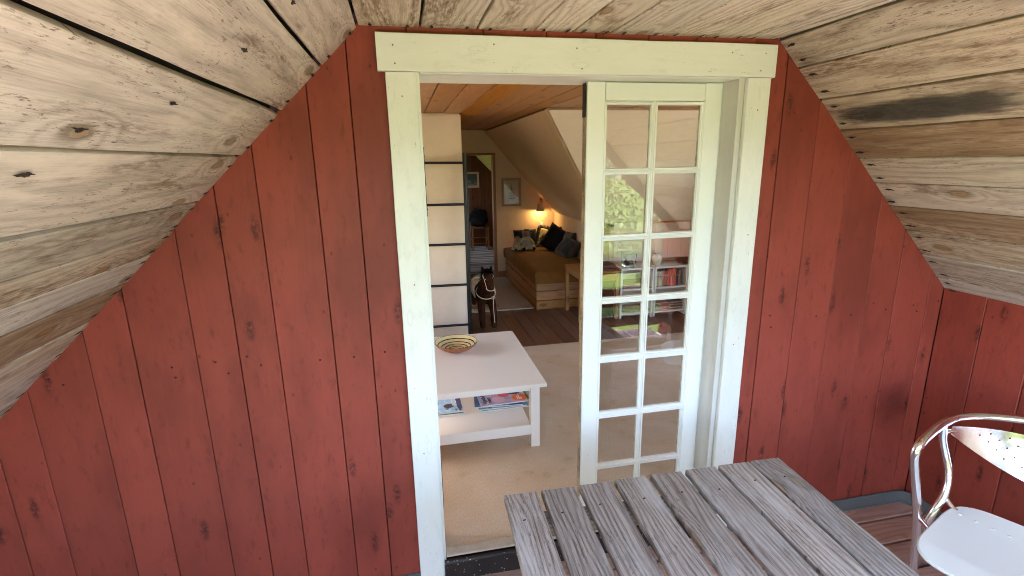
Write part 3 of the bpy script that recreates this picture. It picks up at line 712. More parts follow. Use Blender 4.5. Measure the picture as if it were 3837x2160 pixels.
for i, (a, b) in enumerate(cum):
    o = bpy.data.objects.new('screw', me_s); COL.objects.link(o); o.parent = tb
    o.location = Vector(((a+b)/2 + random.uniform(-.02, .02)-.004, -.60+random.uniform(-.01, .01), .7205)) - tb.location

# ---- aluminium chair
chr_ = thing('aluminium_chair', 'polished aluminium tube armchair with perforated back and seat', 'chair', (1.95, -.78, 0))
O2 = Vector((2.27, -.64, 0)); fv = Vector((-.906, -.42, 0)).normalized(); nv = Vector((-.42, .906, 0)).normalized()
def cl(a, s, z): return O2 + fv*a + nv*s + Vector((0, 0, z))
half = [(.375, .262, .012), (.385, .268, .30), (.405, .280, .44), (.43, .296, .56), (.468, .304, .66), (.49, .303, .715), (.46, .296, .748), (.36, .290, .755), (.25, .284, .757), (.15, .252, .76), (.07, .17, .763), (.01, .06, .766)]
full = half + [(0.0, 0.0, .767)] + [(a, -s, z) for a, s, z in half[::-1]]
tube('arm_tube', [cl(*p) for p in full], .0148, M_ALU, chr_, n=16, smooth_steps=2)
for sg in (1, -1):
    pts = [(.335, sg*.286, .012), (.33, sg*.275, .22), (.328, sg*.266, .36), (.315, sg*.250, .43), (.275, sg*.236, .485), (.25, sg*.240, .55), (.245, sg*.262, .62), (.262, sg*.280, .69), (.275, sg*.282, .745)]
    tube('rear_leg', [cl(*p) for p in pts], .0138, M_ALU, chr_, n=14, smooth_steps=2)
    tube('seat_bracket', [cl(.275, sg*.236, .475), cl(.285, sg*.215, .455), cl(.30, sg*.18, .440)], .009, M_ALU, chr_, n=10, smooth_steps=1)
    tube('seat_bracket', [cl(.40, sg*.275, .42), cl(.44, sg*.235, .418), cl(.50, sg*.19, .424)], .009, M_ALU, chr_, n=10, smooth_steps=1)
    for a in (.375, ): blob('foot_cap', cl(a, sg*.262, .008), (.015, .015, .010), M_BLACK, chr_, 10)
    blob('foot_cap', cl(.335, sg*.286, .008), (.015, .015, .010), M_BLACK, chr_, 10)
def perforated(name, fn, nu, nv_, holes, hr, mat, thick):
    """sheet fn(u,v); holes = list of (i,j) grid cells that carry a round hole"""
    bm = bmesh.new(); hs = set(holes)
    G = {}
    def V(u, v):
        k = (round(u, 5), round(v, 5))
        if k not in G: G[k] = bm.verts.new(fn(u, v) - chr_.location)
        return G[k]
    for i in range(nu):
        for j in range(nv_):
            u0, u1, v0, v1 = i/nu, (i+1)/nu, j/nv_, (j+1)/nv_
            if (i, j) in hs:
                uc, vc = (u0+u1)/2, (v0+v1)/2
                rim = [(u0, v0), (uc, v0), (u1, v0), (u1, vc), (u1, v1), (uc, v1), (u0, v1), (u0, vc)]
                angs = [-135, -90, -45, 0, 45, 90, 135, 180]
                pu = fn(u1, vc)-fn(u0, vc); pv = fn(uc, v1)-fn(uc, v0)
                ru = hr/max(pu.length, 1e-4)*(u1-u0); rv = hr/max(pv.length, 1e-4)*(v1-v0)
                inn = [(uc+ru*cos(radians(a)), vc+rv*sin(radians(a))) for a in angs]
                o_ = [V(*p) for p in rim]; n_ = [V(*p) for p in inn]
                for k in range(8): bm.faces.new((o_[k], o_[(k+1) % 8], n_[(k+1) % 8], n_[k]))
            else:
                extra = []
                pts_ = [(u0, v0)]
                if (i, j-1) in hs: pts_.append(((u0+u1)/2, v0))
                pts_.append((u1, v0))
                if (i+1, j) in hs: pts_.append((u1, (v0+v1)/2))
                pts_.append((u1, v1))
                if (i, j+1) in hs: pts_.append(((u0+u1)/2, v1))
                pts_.append((u0, v1))
                if (i-1, j) in hs: pts_.append((u0, (v0+v1)/2))
                vs_ = [V(*p) for p in pts_]
                vs2 = [v for k, v in enumerate(vs_) if v not in vs_[:k]]
                if len(vs2) > 2: bm.faces.new(vs2)
    me = mesh_bm(bm, True); o = link(name, me, mat, chr_)
    sm = o.modifiers.new('s', 'SOLIDIFY'); sm.thickness = thick; sm.offset = 0
    es = o.modifiers.new('e', 'EDGE_SPLIT'); es.split_angle = radians(40)
    return o
def back_fn(u, v):
    s = (u-.5)*2                        # -1..1 across
    q = abs(s)
    f0 = .10+.13*q**2; f1 = .035+.195*q**2.1
    z0_ = .552+.155*q**1.85; z1_ = .71+.03*q**1.2
    bulge = -.012*(1-q*q)*4*v*(1-v)
    return cl(f0+(f1-f0)*v+bulge, .265*s, z0_+(z1_-z0_)*v)
bh = []
for i in range(4, 40):
    for j in (3, 5, 7, 9, 11):
        if (i % 4 == 0 and j in (3, 7, 11)) or (i % 4 == 2 and j in (5, 9)):
            if abs(i-21.5) < (18, 17, 15, 13, 11)[(j-3)//2 if False else 4-(j-3)//2]: bh.append((i, j))
perforated('backrest', back_fn, 44, 14, bh, .0036, M_ALU, .0012)
for sg in (1, -1): tube('back_bracket', [cl(.266, sg*.281, .715), cl(.245, sg*.272, .722), cl(.222, sg*.256, .724)], .008, M_ALU, chr_, n=10)
def seat_fn(u, v):
    # superellipse-like rounded square, u across, v front to back
    a = (u-.5)*2; b = (v-.5)*2
    k = 1/ max(1.0, (abs(a)**5+abs(b)**5)**(1/5.0))
    a *= k; b *= k
    wd = .222*(1-.06*b); 
    fwd = .445 - b*.215; z = .452 - .014*(1-a*a)*(1-b*b) - .020*max(0, -b-.6)**1.2*2.5 + .006*max(0, b-.5)
    return cl(fwd, a*wd, z)
perforated('seat', seat_fn, 64, 56, [], .006, M_ALUS, .0035)
for k in range(9): blob('rivet', seat_fn(.5+(k-4)*.105, .80)+Vector((0, 0, .003)), (.006, .006, .0022), M_LACQ, chr_, 10)
rimp = []
for k in range(97):
    th = 2*pi*k/96; a = cos(th); b = sin(th); q = 1/((abs(a)**5+abs(b)**5)**.2); u = .5+a*q/2; v = .5+b*q/2
    p = seat_fn(u, v); p.z -= .006; rimp.append(p)
tube('seat_rim', rimp, .006, M_ALUS, chr_, n=8, cap=False)

# ---- railing at the open front of the porch (seen mirrored in the panes)
rl = thing('porch_railing', 'brown horizontal board railing at the open front of the porch', 'railing', (.2, -2.08, 0))
for z0, z1 in ((.02, .10), (.235, .34), (.43, .475), (.50, .60), (.73, .83)):
    bbox('rail_board', (XL, -2.10, z0), (XR, -2.075, z1), M_DECK, rl, 'X')
for xp in (-2.0, -.6, .85, 2.38): bbox('post', (xp-.04, -2.072, 0), (xp+.04, -2.0, .83), M_DECK, rl, 'Z')
bbox('cap_board', (XL, -2.13, .832), (XR, -2.0, .86), M_DECK, rl, 'X')

# ================================================================== INTERIOR
FZ = .08; CZI = 2.13; XWL = -1.7; XWR = 3.3; YB = 5.4
ifl = thing('interior_floor', 'worn brown floorboards inside the house', None, kind='structure')
xb0 = XWL; k = 0
widths = [.135, .12, .15, .13, .14, .125]
while xb0 < XWR:
    wdt = widths[k % 6]; 
    board('floorboard', (xb0+wdt/2, 4.15, FZ-.012+random.uniform(-.0008, .0008)), Y_, X_, 7.9, wdt-.003, .022, M_FLOOR, ifl, seg=10, jit=.001, ch=.0015)
    xb0 += wdt; k += 1
quads('subfloor', [[(XWL-.1, .03, FZ-.03), (XWR+.1, .03, FZ-.03), (XWR+.1, 8.6, FZ-.03), (XWL-.1, 8.6, FZ-.03)]], M_DARK, ifl, .02)
ic = thing('interior_ceiling', 'varnished orange brown boards of the room ceiling', 'ceiling', kind='structure')
xg = [-1.7, -1.5, -1.3, -1.12, -.93, -.76, -.6, -.43, -.26, -.1, .06, .226, .385, .543, .699, .864, 1.03, 1.18]
for a, b in zip(xg, xg[1:]): board('plank', ((a+b)/2, 2.85, CZI+.01+random.uniform(0, .004)), Y_, X_, 5.2, b-a-.006, .02, M_CEIL, ic, seg=8, jit=.002, ch=.003)
xg = [1.18+.177*i for i in range(13)]
for a, b in zip(xg, xg[1:]): board('plank', ((a+b)/2, 1.265, CZI+.01+random.uniform(0, .003)), Y_, X_, 2.03, b-a-.006, .02, M_CEIL, ic, seg=4, jit=.002, ch=.003)
quads('loft_floor', [[(XWL-.1, .15, CZI+.04), (1.2, .15, CZI+.04), (1.2, YB+.1, CZI+.04), (XWL-.1, YB+.1, CZI+.04)], [(1.2, .15, CZI+.04), (XWR+.1, .15, CZI+.04), (XWR+.1, 2.32, CZI+.04), (1.2, 2.32, CZI+.04)]], M_DARK, ic, .02)
# slopes: main right slope, far slope of the right bay
sx = lambda x: 2.018-1.156*(x-1.269)
yv = lambda z: 2.28 + (CZI-z)*.952         # bay far slope: y at height z
rs = thing('sloping_plaster_ceiling', 'matt plastered slope above the bed', 'ceiling', kind='structure')
xt = 1.172; xk = 2.14; zk = 1.011
quads('slope_panel', [[(xt, yv(CZI), CZI), (xt, YB+.02, CZI), (xk, YB+.02, zk), (xk, yv(zk), zk)]], M_PLASTER, rs, .03)
bs = thing('bay_ceiling_slope', 'pale slope over the bookshelf bay behind the door leaf', 'ceiling', kind='structure')
quads('slope_panel', [[(xt, yv(CZI), CZI), (XWR, yv(CZI), CZI), (XWR, yv(1.08), 1.08), (xk-.06, yv(1.08), 1.08)]], M_PLASTERW, bs, .03)
tube('batten', [(2.5, yv(2.12)-.006, 2.12), (2.5, yv(1.10)-.006, 1.10)], .004, M_PLASTERW, bs, n=6)
YP = yv(1.08)
def boxes(name, bxs, mat):
    bm = bmesh.new()
    for a, b in bxs:
        r_ = bmesh.ops.create_cube(bm, size=1)
        for v in r_['verts']: v.co = Vector([a[k]+(v.co[k]+.5)*(b[k]-a[k]) for k in range(3)])
    return link(name, mesh_bm(bm), mat)
def wallb(name, label, a, b, mat): return tag(boxes(name, [(a, b)], mat), label, 'wall')
wallb('interior_wall', 'low pale wall behind the white shelves under the bay slope', (xk+.051, YP, FZ-.02), (XWR, YP+.05, 1.12), M_PLASTERW)
wallb('interior_wall', 'low wall along the bed under the plastered slope', (xk, YP, FZ-.02), (xk+.05, YB-.052, 1.02), M_PLASTER)
def wall_hole(name, label, axis, pos, a0, a1, z0, z1, h, mat, thick=.08):
    """wall in plane axis=pos spanning a0..a1, z0..z1 with rectangular hole h=(ha0,ha1,hz0,hz1)"""
    ha0, ha1, hz0, hz1 = h
    A = [a0, ha0, ha1, a1]; Zs = [z0, hz0, hz1, z1]; bx = []
    def add(u0, u1, w0, w1):
        if u1-u0 < 1e-4 or w1-w0 < 1e-4: return
        bx.append(((pos-thick/2, u0, w0), (pos+thick/2, u1, w1)) if axis == 'x' else ((u0, pos-thick/2, w0), (u1, pos+thick/2, w1)))
    add(a0, ha0, z0, z1); add(ha1, a1, z0, z1); add(ha0, ha1, z0, hz0); add(ha0, ha1, hz1, z1)
    return tag(boxes(name, bx, mat), label, 'wall')
wall_hole('interior_wall', 'cream end wall with the brown framed doorway and tree picture', 'y', YB, XWL, xk+.2, FZ-.02, CZI+.05, (.80, 1.285, FZ-.02, 1.80), M_PLASTER, .1)
RWIN = (.4, 2.1, .55, 1.98)
wall_hole('interior_wall', 'pale outer wall of the bay with its window', 'x', XWR, .15, YP+.1, FZ-.02, CZI+.05, RWIN, M_PLASTERW)
FILL_WIN = (.8, 1.85, .85, 1.62)  # unseen opening, added so sun and sky fill the room
FILL_WIN2 = (3.95, 4.3, 1.1, 1.5)  # another added opening, brightens the far end of the room
lwo = boxes('interior_wall', [((XWL-.04, a, b), (XWL+.04, c, d)) for a, c, b, d in ((.15, FILL_WIN[0], FZ-.02, CZI+.05), (FILL_WIN[0], FILL_WIN[1], FZ-.02, FILL_WIN[2]), (FILL_WIN[0], FILL_WIN[1], FILL_WIN[3], CZI+.05), (FILL_WIN[1], FILL_WIN2[0], FZ-.02, CZI+.05),
    (FILL_WIN2[0], FILL_WIN2[1], FZ-.02, FILL_WIN2[2]), (FILL_WIN2[0], FILL_WIN2[1], FILL_WIN2[3], CZI+.05), (FILL_WIN2[1], YB+.1, FZ-.02, CZI+.05))], M_PLASTERW); tag(lwo, 'cream outer wall on the left side of the room with two added light openings', 'wall')
wall_hole('interior_wall', 'inner face of the porch wall around the doorway', 'y', .16, XWL, XWR, FZ-.02, CZI+.05, (.05, 1.32, FZ-.02, 2.05), M_PLASTERW, .06)
# windows in those openings (frames and glass)
def window(label, axis, pos, h):
    w = thing('window', label, 'window', (pos, (h[0]+h[1])/2, h[2]))
    y0, y1, z0, z1 = h
    bbox('frame', (pos-.03, y0, z0), (pos+.03, y0+.05, z1), M_WHITE2, w, 'Z'); bbox('frame', (pos-.03, y1-.05, z0), (pos+.03, y1, z1), M_WHITE2, w, 'Z')
    bbox('frame', (pos-.03, y0+.052, z0), (pos+.03, y1-.052, z0+.05), M_WHITE2, w, 'Y'); bbox('frame', (pos-.03, y0+.052, z1-.05), (pos+.03, y1-.052, z1), M_WHITE2, w, 'Y')
    ym = (y0+y1)/2; bbox('mullion', (pos-.02, ym-.02, z0+.052), (pos+.02, ym+.02, z1-.052), M_WHITE2, w, 'Z')
    bbox('pane', (pos-.002, y0+.05, z0+.05), (pos+.002, ym-.02, z1-.05), M_GLASS, w, 'Z', ch=0); bbox('pane', (pos-.002, ym+.02, z0+.05), (pos+.002, y1-.05, z1-.05), M_GLASS, w, 'Z', ch=0)
window('white window in the bay wall on the right of the room', 'x', XWR, RWIN)
window('added unseen window on the left, letting fill light into the room', 'x', XWL, FILL_WIN)
window('second added unseen window on the left, lighting the room beyond the chimney', 'x', XWL, FILL_WIN2)
# outer roof shell that keeps the light out of the rafters
sh = thing('house_roof', 'dark roof shell over the house behind the porch', 'roof')
quads('covering', [[(XWL-.2, .05, 2.32), (1.25, .05, 2.32), (1.25, 8.7, 2.32), (XWL-.2, 8.7, 2.32)], [(1.25, .05, 2.32), (XWR+.2, .05, 2.32), (XWR+.2, 2.5, 2.32), (1.25, 2.5, 2.32)],
     [(1.25, 2.5, 2.32), (XWR+.2, 2.5, 2.32), (XWR+.2, 3.6, 1.12), (2.35, 3.6, 1.12)], [(1.25, 2.5, 2.32), (2.35, 3.6, 1.12), (2.35, 8.7, 1.12), (1.25, 8.7, 2.32)],
     [(2.35, 3.4, -.2), (2.35, 8.7, -.2), (2.35, 8.7, 1.14), (2.35, 3.4, 1.14)], [(2.3, 3.4, -.2), (XWR+.1, 3.4, -.2), (XWR+.1, 3.4, 1.3), (2.3, 3.4, 1.3)],
     [(XWL-.1, YB, -.2), (XWL-.1, 6.0, -.2), (XWL-.1, 6.0, 2.32), (XWL-.1, YB, 2.32)]], M_DARK, sh, .03)

# ---- doorway trim, skirting
dt = thing('doorway_trim', 'brown wooden trim around the narrow doorway in the end wall', 'door frame')
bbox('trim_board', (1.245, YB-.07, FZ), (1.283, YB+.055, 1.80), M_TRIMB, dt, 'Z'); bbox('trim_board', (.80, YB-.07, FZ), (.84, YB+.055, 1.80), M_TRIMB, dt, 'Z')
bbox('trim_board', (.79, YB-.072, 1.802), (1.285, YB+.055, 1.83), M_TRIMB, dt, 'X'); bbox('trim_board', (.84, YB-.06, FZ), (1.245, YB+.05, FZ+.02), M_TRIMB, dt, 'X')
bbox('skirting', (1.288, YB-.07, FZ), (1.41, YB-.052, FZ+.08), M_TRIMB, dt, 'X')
# ---- back room
BR = 8.25
brw = thing('panelled_wall', 'dark wood panelled wall of the small room beyond the doorway', 'wall')
for i in range(22):
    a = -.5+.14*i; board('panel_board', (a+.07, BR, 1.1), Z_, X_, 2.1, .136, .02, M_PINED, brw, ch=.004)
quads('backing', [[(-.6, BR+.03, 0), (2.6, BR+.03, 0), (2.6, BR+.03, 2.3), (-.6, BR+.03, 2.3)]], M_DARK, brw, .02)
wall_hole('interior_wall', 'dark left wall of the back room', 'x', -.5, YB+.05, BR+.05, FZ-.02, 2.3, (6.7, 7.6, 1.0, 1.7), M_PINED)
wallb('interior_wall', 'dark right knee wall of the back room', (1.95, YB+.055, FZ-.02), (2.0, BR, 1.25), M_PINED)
bsl = thing('back_room_slope', 'pale yellow boarded slope of the back room ceiling, tinted with green lawn light', 'ceiling', kind='structure')
for i in range(8):
    x0 = 1.24+.10*i; z0 = 2.02-1.02*(x0-1.24); 
    d = Vector((1, 0, -1.02)).normalized(); board('plank', (x0+.05, (YB+BR)/2+.1, z0-.051), Y_, d, BR-YB+.2, .139, .02, M_YELB, bsl)
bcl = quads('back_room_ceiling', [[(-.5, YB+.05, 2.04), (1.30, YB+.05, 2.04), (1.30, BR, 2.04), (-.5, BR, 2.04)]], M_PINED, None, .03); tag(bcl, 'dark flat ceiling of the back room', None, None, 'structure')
rag = bbox('rag_rug', (.80, 5.62, FZ+.002), (1.62, 8.1, FZ+.012), M_RUGRAG, None, 'X', ch=.003); tag(rag, 'grey and black striped rag rug in the back room', 'rug')
# framed picture in the back room
def framed(name, label, x0, x1, z0, z1, y, fmat, mats, fw=.03):
    c0_ = ((x0+x1)/2, y, (z0+z1)/2); p = thing(name, label, 'picture', c0_)
    bbox('frame', (x0, y-.012, z0), (x0+fw, y+.012, z1), fmat, p, 'Z'); bbox('frame', (x1-fw, y-.012, z0), (x1, y+.012, z1), fmat, p, 'Z')
    bbox('frame', (x0+fw, y-.0115, z1-fw), (x1-fw, y+.0115, z1), fmat, p, 'X'); bbox('frame', (x0+fw, y-.0115, z0), (x1-fw, y+.0115, z0+fw), fmat, p, 'X')
    s_ = quads('print', [[(x0+fw, y, z0+fw), (x1-fw, y, z0+fw), (x1-fw, y, z1-fw), (x0+fw, y, z1-fw)]], mats, p, .002)
    return p
t = NT('dark_landscape_print'); x, y, z = t.xyz(t.coords(False)); nn = t.noise(t.comb(t.math('MULTIPLY', x, 12.0), 0, t.math('MULTIPLY', z, 40.0)), 1.0, 4.0)
M_LAND = t.bsdf(t.mix(t.step(t.math('ADD', nn, t.math('MULTIPLY', z, -2.0)), .55, .65), (.02, .03, .04), (.10, .12, .12)), .3)
framed('framed_picture', 'dark landscape picture in a pale frame on the panelled wall', 1.16, 1.47, 1.22, 1.52, BR-.025, plain('pale_pink_mount', (.40, .24, .17), .5), M_LAND, .04)
# ladder-back chair with a black bag in the back room
bc = thing('ladder_back_chair', 'small ladder back wooden chair in the back room', 'chair', (1.38, 7.75, FZ))
for dx, dy, h in ((-.15, -.14, .44), (.15, -.14, .44), (-.15, .14, .64), (.15, .14, .64)):
    tube('leg', [(1.38+dx, 7.75+dy, FZ), (1.38+dx*.97, 7.75+dy, FZ+h)], .014, M_TRIMB, bc, n=8)
for dy in (-.14,):
    for zz in (.14, .25): tube('stretcher', [(1.23, 7.75+dy, FZ+zz), (1.53, 7.75+dy, FZ+zz)], .009, M_TRIMB, bc, n=6)
for dx in (-.15, .15):
    tube('stretcher', [(1.38+dx, 7.61, FZ+.2), (1.38+dx, 7.89, FZ+.2)], .009, M_TRIMB, bc, n=6)
for zz in (.53, .60): bbox('slat', (1.24, 7.88, FZ+zz-.02), (1.52, 7.895, FZ+zz+.02), M_TRIMB, bc, 'X')
bbox('seat', (1.215, 7.60, FZ+.42), (1.545, 7.9, FZ+.45), M_TRIMB, bc, 'X', ch=.01)
bg_ = blob('black_bag', (1.37, 7.70, FZ+.60), (.165, .13, .165), M_MANE, None, 24, .55, 6); tag(bg_, 'slumped black bag lying on the ladder back chair', 'bag')
wd = bbox('pale_locker', (1.62, 7.3, FZ), (1.94, 7.55, FZ+.72), M_LACQ, None, 'Z'); tag(wd, 'pale narrow cupboard edge just inside the back room', 'cupboard')

# ---- chimney and ladder
ch_ = link('chimney_breast', board_me(.86, .60, 2.05, 1), M_CHIM)
ch_.data.transform(Matrix.Identity(4)); 
me = bpy.data.meshes.new('m'); bm = bmesh.new(); bmesh.ops.create_cube(bm, size=1)
for v in bm.verts: v.co = Vector((v.co.x*.86, v.co.y*.60, v.co.z*2.05))
bmesh.ops.bevel(bm, geom=bm.edges[:], offset=.012, segments=2, affect='EDGES'); bm.to_mesh(me); bm.free(); me.materials.append(M_CHIM); ch_.data = me
ch_.location = (.535-.43, 2.79+.30, FZ+1.025); tag(ch_, 'whitewashed chimney breast with cracked surface behind the ladder', 'chimney')
ld = thing('iron_ladder', 'black iron ladder standing in front of the white chimney', 'ladder', (.3, 2.74, FZ))
LY = 2.70
def ly(z): return LY + .03*(z-FZ)
tube('rail', [(.533, ly(FZ), FZ), (.548, ly(1.81), 1.80)], .0165, M_BLACK, ld, n=12)
tube('rail', [(.07, ly(FZ), FZ), (.085, ly(1.81), 1.80)], .0165, M_BLACK, ld, n=12)
for zz in (.245, .627, 1.0, 1.355, 1.714): tube('rung', [(.075, ly(zz), zz+.006), (.54, ly(zz), zz)], .0115, M_BLACK, ld, n=10)
tube('loose_wire', [(.560, ly(1.8)-.005, 1.80), (.563, LY, 1.4), (.556, LY-.01, 1.1), (.558, LY-.01, .7), (.552, LY-.01, FZ+.02)], .003, M_STEEL, ld, n=6, smooth_steps=2)

# ---- carpets
cp = bbox('jute_carpet', (-.6, .055, FZ+.002), (2.95, 2.40, FZ+.012), M_JUTE, None, 'X', ch=.002); tag(cp, 'large beige woven jute carpet under the white coffee table', 'carpet')
rg_ = bbox('pale_rug', (.62, 3.60, FZ+.002), (1.385, 5.24, FZ+.014), M_RUG, None, 'Y', ch=.003, seg=8, jit=.004); tag(rg_, 'small pale rug on the floorboards beside the bed', 'rug')

# ---- coffee table
ct = thing('coffee_table', 'white coffee table with a lower shelf on the jute carpet', 'coffee table', (.25, 1.2, FZ+.012))
TA = radians(-1.5)
tx0, tx1, ty0, ty1 = -.20, .728, .735, 1.685
z0 = FZ+.012
bbox('tabletop', (tx0, ty0, .480), (tx1, ty1, .502), M_LACQT, ct, 'X', ch=.002)
for (lx0, ly0) in ((tx1-.085, ty0+.035), (tx1-.085, ty1-.09), (tx0+.03, ty0+.035), (tx0+.03, ty1-.09)):
    bbox('leg', (lx0, ly0, z0), (lx0+.052, ly0+.052, .479), M_LACQ, ct, 'Z', ch=.002)
bbox('apron', (tx0+.083, ty0+.045, .445), (tx1-.086, ty0+.065, .4785), M_LACQ, ct, 'X'); bbox('apron', (tx0+.083, ty1-.08, .445), (tx1-.086, ty1-.06, .4785), M_LACQ, ct, 'X')
bbox('apron', (tx1-.07, ty0+.09, .445), (tx1-.05, ty1-.092, .4785), M_LACQ, ct, 'Y'); bbox('apron', (tx0+.05, ty0+.09, .445), (tx0+.07, ty1-.092, .4785), M_LACQ, ct, 'Y')
bbox('shelf', (tx0+.083, ty0+.04, .20), (tx1-.087, ty1-.06, .238), M_LACQT, ct, 'X', ch=.002)
bbox('shelf_rail', (tx0+.083, ty0+.024, .178), (tx1-.087, ty0+.039, .240), M_LACQ, ct, 'X', ch=.002)
# bowl: thing with glazed inside and terracotta outside
bw = thing('striped_bowl', 'cream earthenware bowl with dark rings on the coffee table', 'bowl', (.283, 1.37, .503))
lathe('outer_wall', [(0, .0), (.05, .0), (.055, .004), (.10, .024), (.128, .045), (.139, .060), (.1405, .0635)], M_TERRA, (.283, 1.37, .503), 48, bw)
lathe('glazed_inside', [(.1406, .0632), (.1385, .0665), (.135, .0625), (.122, .047), (.095, .0285), (.05, .0125), (.0, .009)], M_GLAZE, (.283, 1.37, .503), 64, bw)
tor = []
for k in range(49): tor.append((.283+.1395*cos(2*pi*k/48), 1.37+.1395*sin(2*pi*k/48), .503+.0655))
tube('dark_rim', tor, .0018, M_BLACK, bw, n=6, cap=False)

# ---- magazines
def cover_mat(name, base, blobs, seedv):
    t = NT(name); x, y, z = t.xyz(t.coords(False, 'Generated'))
    nn = t.noise(t.comb(t.math('MULTIPLY', x, 5.0), t.math('MULTIPLY', y, 4.0), float(seedv)), 1.0, 2.0)
    c = t.mix(t.step(nn, .45, .6), base[0], base[1])
    vv = t.voro(t.comb(t.math('MULTIPLY', x, 7.0), t.math('MULTIPLY', y, 5.0), float(seedv)), 1.0)
    c = t.mix(t.math('MULTIPLY', t.step(vv.outputs['Distance'], .3, .45, 1, 0), t.step(t.xyz(vv.outputs['Color'])[0], .5, .55)), c, base[2])
    for (bx, by, rx, ry, colr) in blobs:
        dx = t.math('DIVIDE', t.math('SUBTRACT', x, bx), rx); dy = t.math('DIVIDE', t.math('SUBTRACT', y, by), ry)
        d = t.math('ADD', t.math('MULTIPLY', dx, dx), t.math('MULTIPLY', dy, dy)); d = t.math('ADD', d, t.math('MULTIPLY', t.noise(t.comb(t.math('MULTIPLY', x, 5), t.math('MULTIPLY', y, 5), 1), 1.0, 1.0), .3))
        c = t.mix(t.step(d, 1.05, 1.12, 1, 0), c, colr)
    return t.bsdf(c, .3, 0, None, .5)
M_PAPER = plain('paper_edges', (.70, .68, .63), .8, nscale=300, var=.1)
MC = [cover_mat('pastel_circles_cover', ((.30, .36, .52), (.62, .32, .36), (.70, .45, .45)), [(.86, .28, .17, .24, (.80, .16, .03)), (.78, .74, .17, .25, (.02, .03, .10)), (.40, .28, .14, .22, (.72, .40, .48)), (.47, .75, .12, .14, (.68, .58, .42)), (.55, .55, .13, .16, (.72, .12, .13)), (.09, .82, .12, .17, (.75, .75, .75))], 3),
      cover_mat('blue_cover', ((.05, .17, .40), (.03, .10, .30), (.35, .5, .7)), [], 5),
      cover_mat('green_cover', ((.08, .16, .05), (.04, .08, .03), (.2, .25, .1)), [], 8),
      cover_mat('sky_cover', ((.30, .52, .75), (.45, .62, .78), (.12, .14, .20)), [(.12, .70, .20, .20, (.06, .02, .06)), (.62, .30, .16, .1, (.02, .02, .03)), (.92, .5, .08, .5, (.03, .05, .16))], 12),
      cover_mat('lake_cover', ((.16, .30, .40), (.45, .50, .50), (.05, .06, .05)), [], 15)]
def magazine(label, x, y, z, rz, w=.30, d=.215, th=.006, mat=None, grp='magazines on the coffee table shelf'):
    m = thing('magazine', label, 'magazine', (x, y, z), grp); m.rotation_euler[2] = rz
    me = board_me(w, d, th, 1, 0, .0008); o = link('pages', me, M_PAPER, m); o.location = (0, 0, th/2)
    bm = bmesh.new(); vs = [bm.verts.new((sx*w/2*.998, sy*d/2*.998, th+.0006)) for sx, sy in ((-1, -1), (1, -1), (1, 1), (-1, 1))]; f = bm.faces.new(vs)
    r_ = bmesh.ops.extrude_face_region(bm, geom=[f]); 
    for v in r_['geom']:
        if isinstance(v, bmesh.types.BMVert): v.co.z += .0004
    o2 = link('cover', mesh_bm(bm), mat, m); return m
SZ = .2385
mx_, my_ = .525, 1.10
labs = ['lowest magazine of the right hand pile on the table shelf', 'white edged magazine second from the bottom of the right pile', 'blue magazine sticking out left of the right hand pile', 'green magazine sticking out behind the right hand pile']
magazine(labs[0], mx_+.005, my_-.01, SZ, .02, mat=MC[4]); magazine(labs[1], mx_-.004, my_-.005, SZ+.0075, -.01, mat=MC[4])
magazine(labs[2], mx_-.018, my_+.008, SZ+.015, -.10, mat=MC[1]); magazine(labs[3], mx_+.02, my_+.03, SZ+.0225, .05, mat=MC[2])
mt_ = magazine('top magazine with pink and orange shapes and the title Upptäckts resan', mx_+.005, my_, SZ+.030, .03, mat=MC[0])
def text(parent, body, size, loc, rz, mat, name='lettering', rx=0, bold=0.0):
    cu = bpy.data.curves.new('t', 'FONT'); cu.body = body; cu.size = size; cu.extrude = .0003; cu.offset = bold; cu.space_line = .85
    cu.align_x = 'LEFT'; o = bpy.data.objects.new(name, cu); COL.objects.link(o); o.parent = parent; o.location = loc; o.rotation_euler = (rx, 0, rz); cu.materials.append(mat)
    bpy.context.view_layer.update(); dg = bpy.context.evaluated_depsgraph_get(); me = bpy.data.meshes.new_from_object(o.evaluated_get(dg)); o2 = bpy.data.objects.new(name, me); COL.objects.link(o2)
    o2.parent = parent; o2.location = loc; o2.rotation_euler = (rx, 0, rz); bpy.data.objects.remove(o); return o2
M_INK = plain('black_ink', (.01, .01, .01), .5); M_WINK = plain('white_ink', (.85, .85, .85), .5)
text(mt_, 'Upptäckts\nresan', .036, (-.108, -.085, .0075), pi/2, M_INK, bold=.0006)
text(mt_, 'Svenska\nkulturarvet\n2018', .014, (.095, -.075, .0075), pi/2, M_WINK)
lx_, ly2 = .165, 1.12
magazine('lowest magazine of the left hand pile next to the door frame', lx_, ly2, SZ, pi/2+.04, .29, .21, mat=MC[4]); magazine('middle magazine of the left hand pile next to the door frame', lx_+.004, ly2, SZ+.0075, pi/2-.02, .29, .21, mat=MC[2])
m2 = magazine('pale blue top magazine with the white title INDOORS on the left pile', lx_+.002, ly2+.006, SZ+.015, 0.02, .21, .285, mat=MC[3])
text(m2, 'INDOORS', .042, (.075, -.06, .0075), pi/2, M_WINK, bold=.0008)

# ---- bed
bd = thing('pine_bed', 'low pine plank bed with a mustard brown covered mattress', 'bed', (1.8, 4.45, FZ))
bx0, bx1, by0, by1 = 1.400, 2.12, 3.545, 5.33
for zz0, zz1 in ((FZ, .178), (.186, .288), (.296, .395)):
    bbox('side_board', (bx0, by0+.025, zz0), (bx0+.024, by1, zz1), M_PINE, bd, 'Y', ch=.004); bbox('foot_board', (bx0, by0, zz0), (bx1, by0+.024, zz1), M_PINE, bd, 'X', ch=.004)
bm = bmesh.new(); NX, NY = 16, 36; ring = []
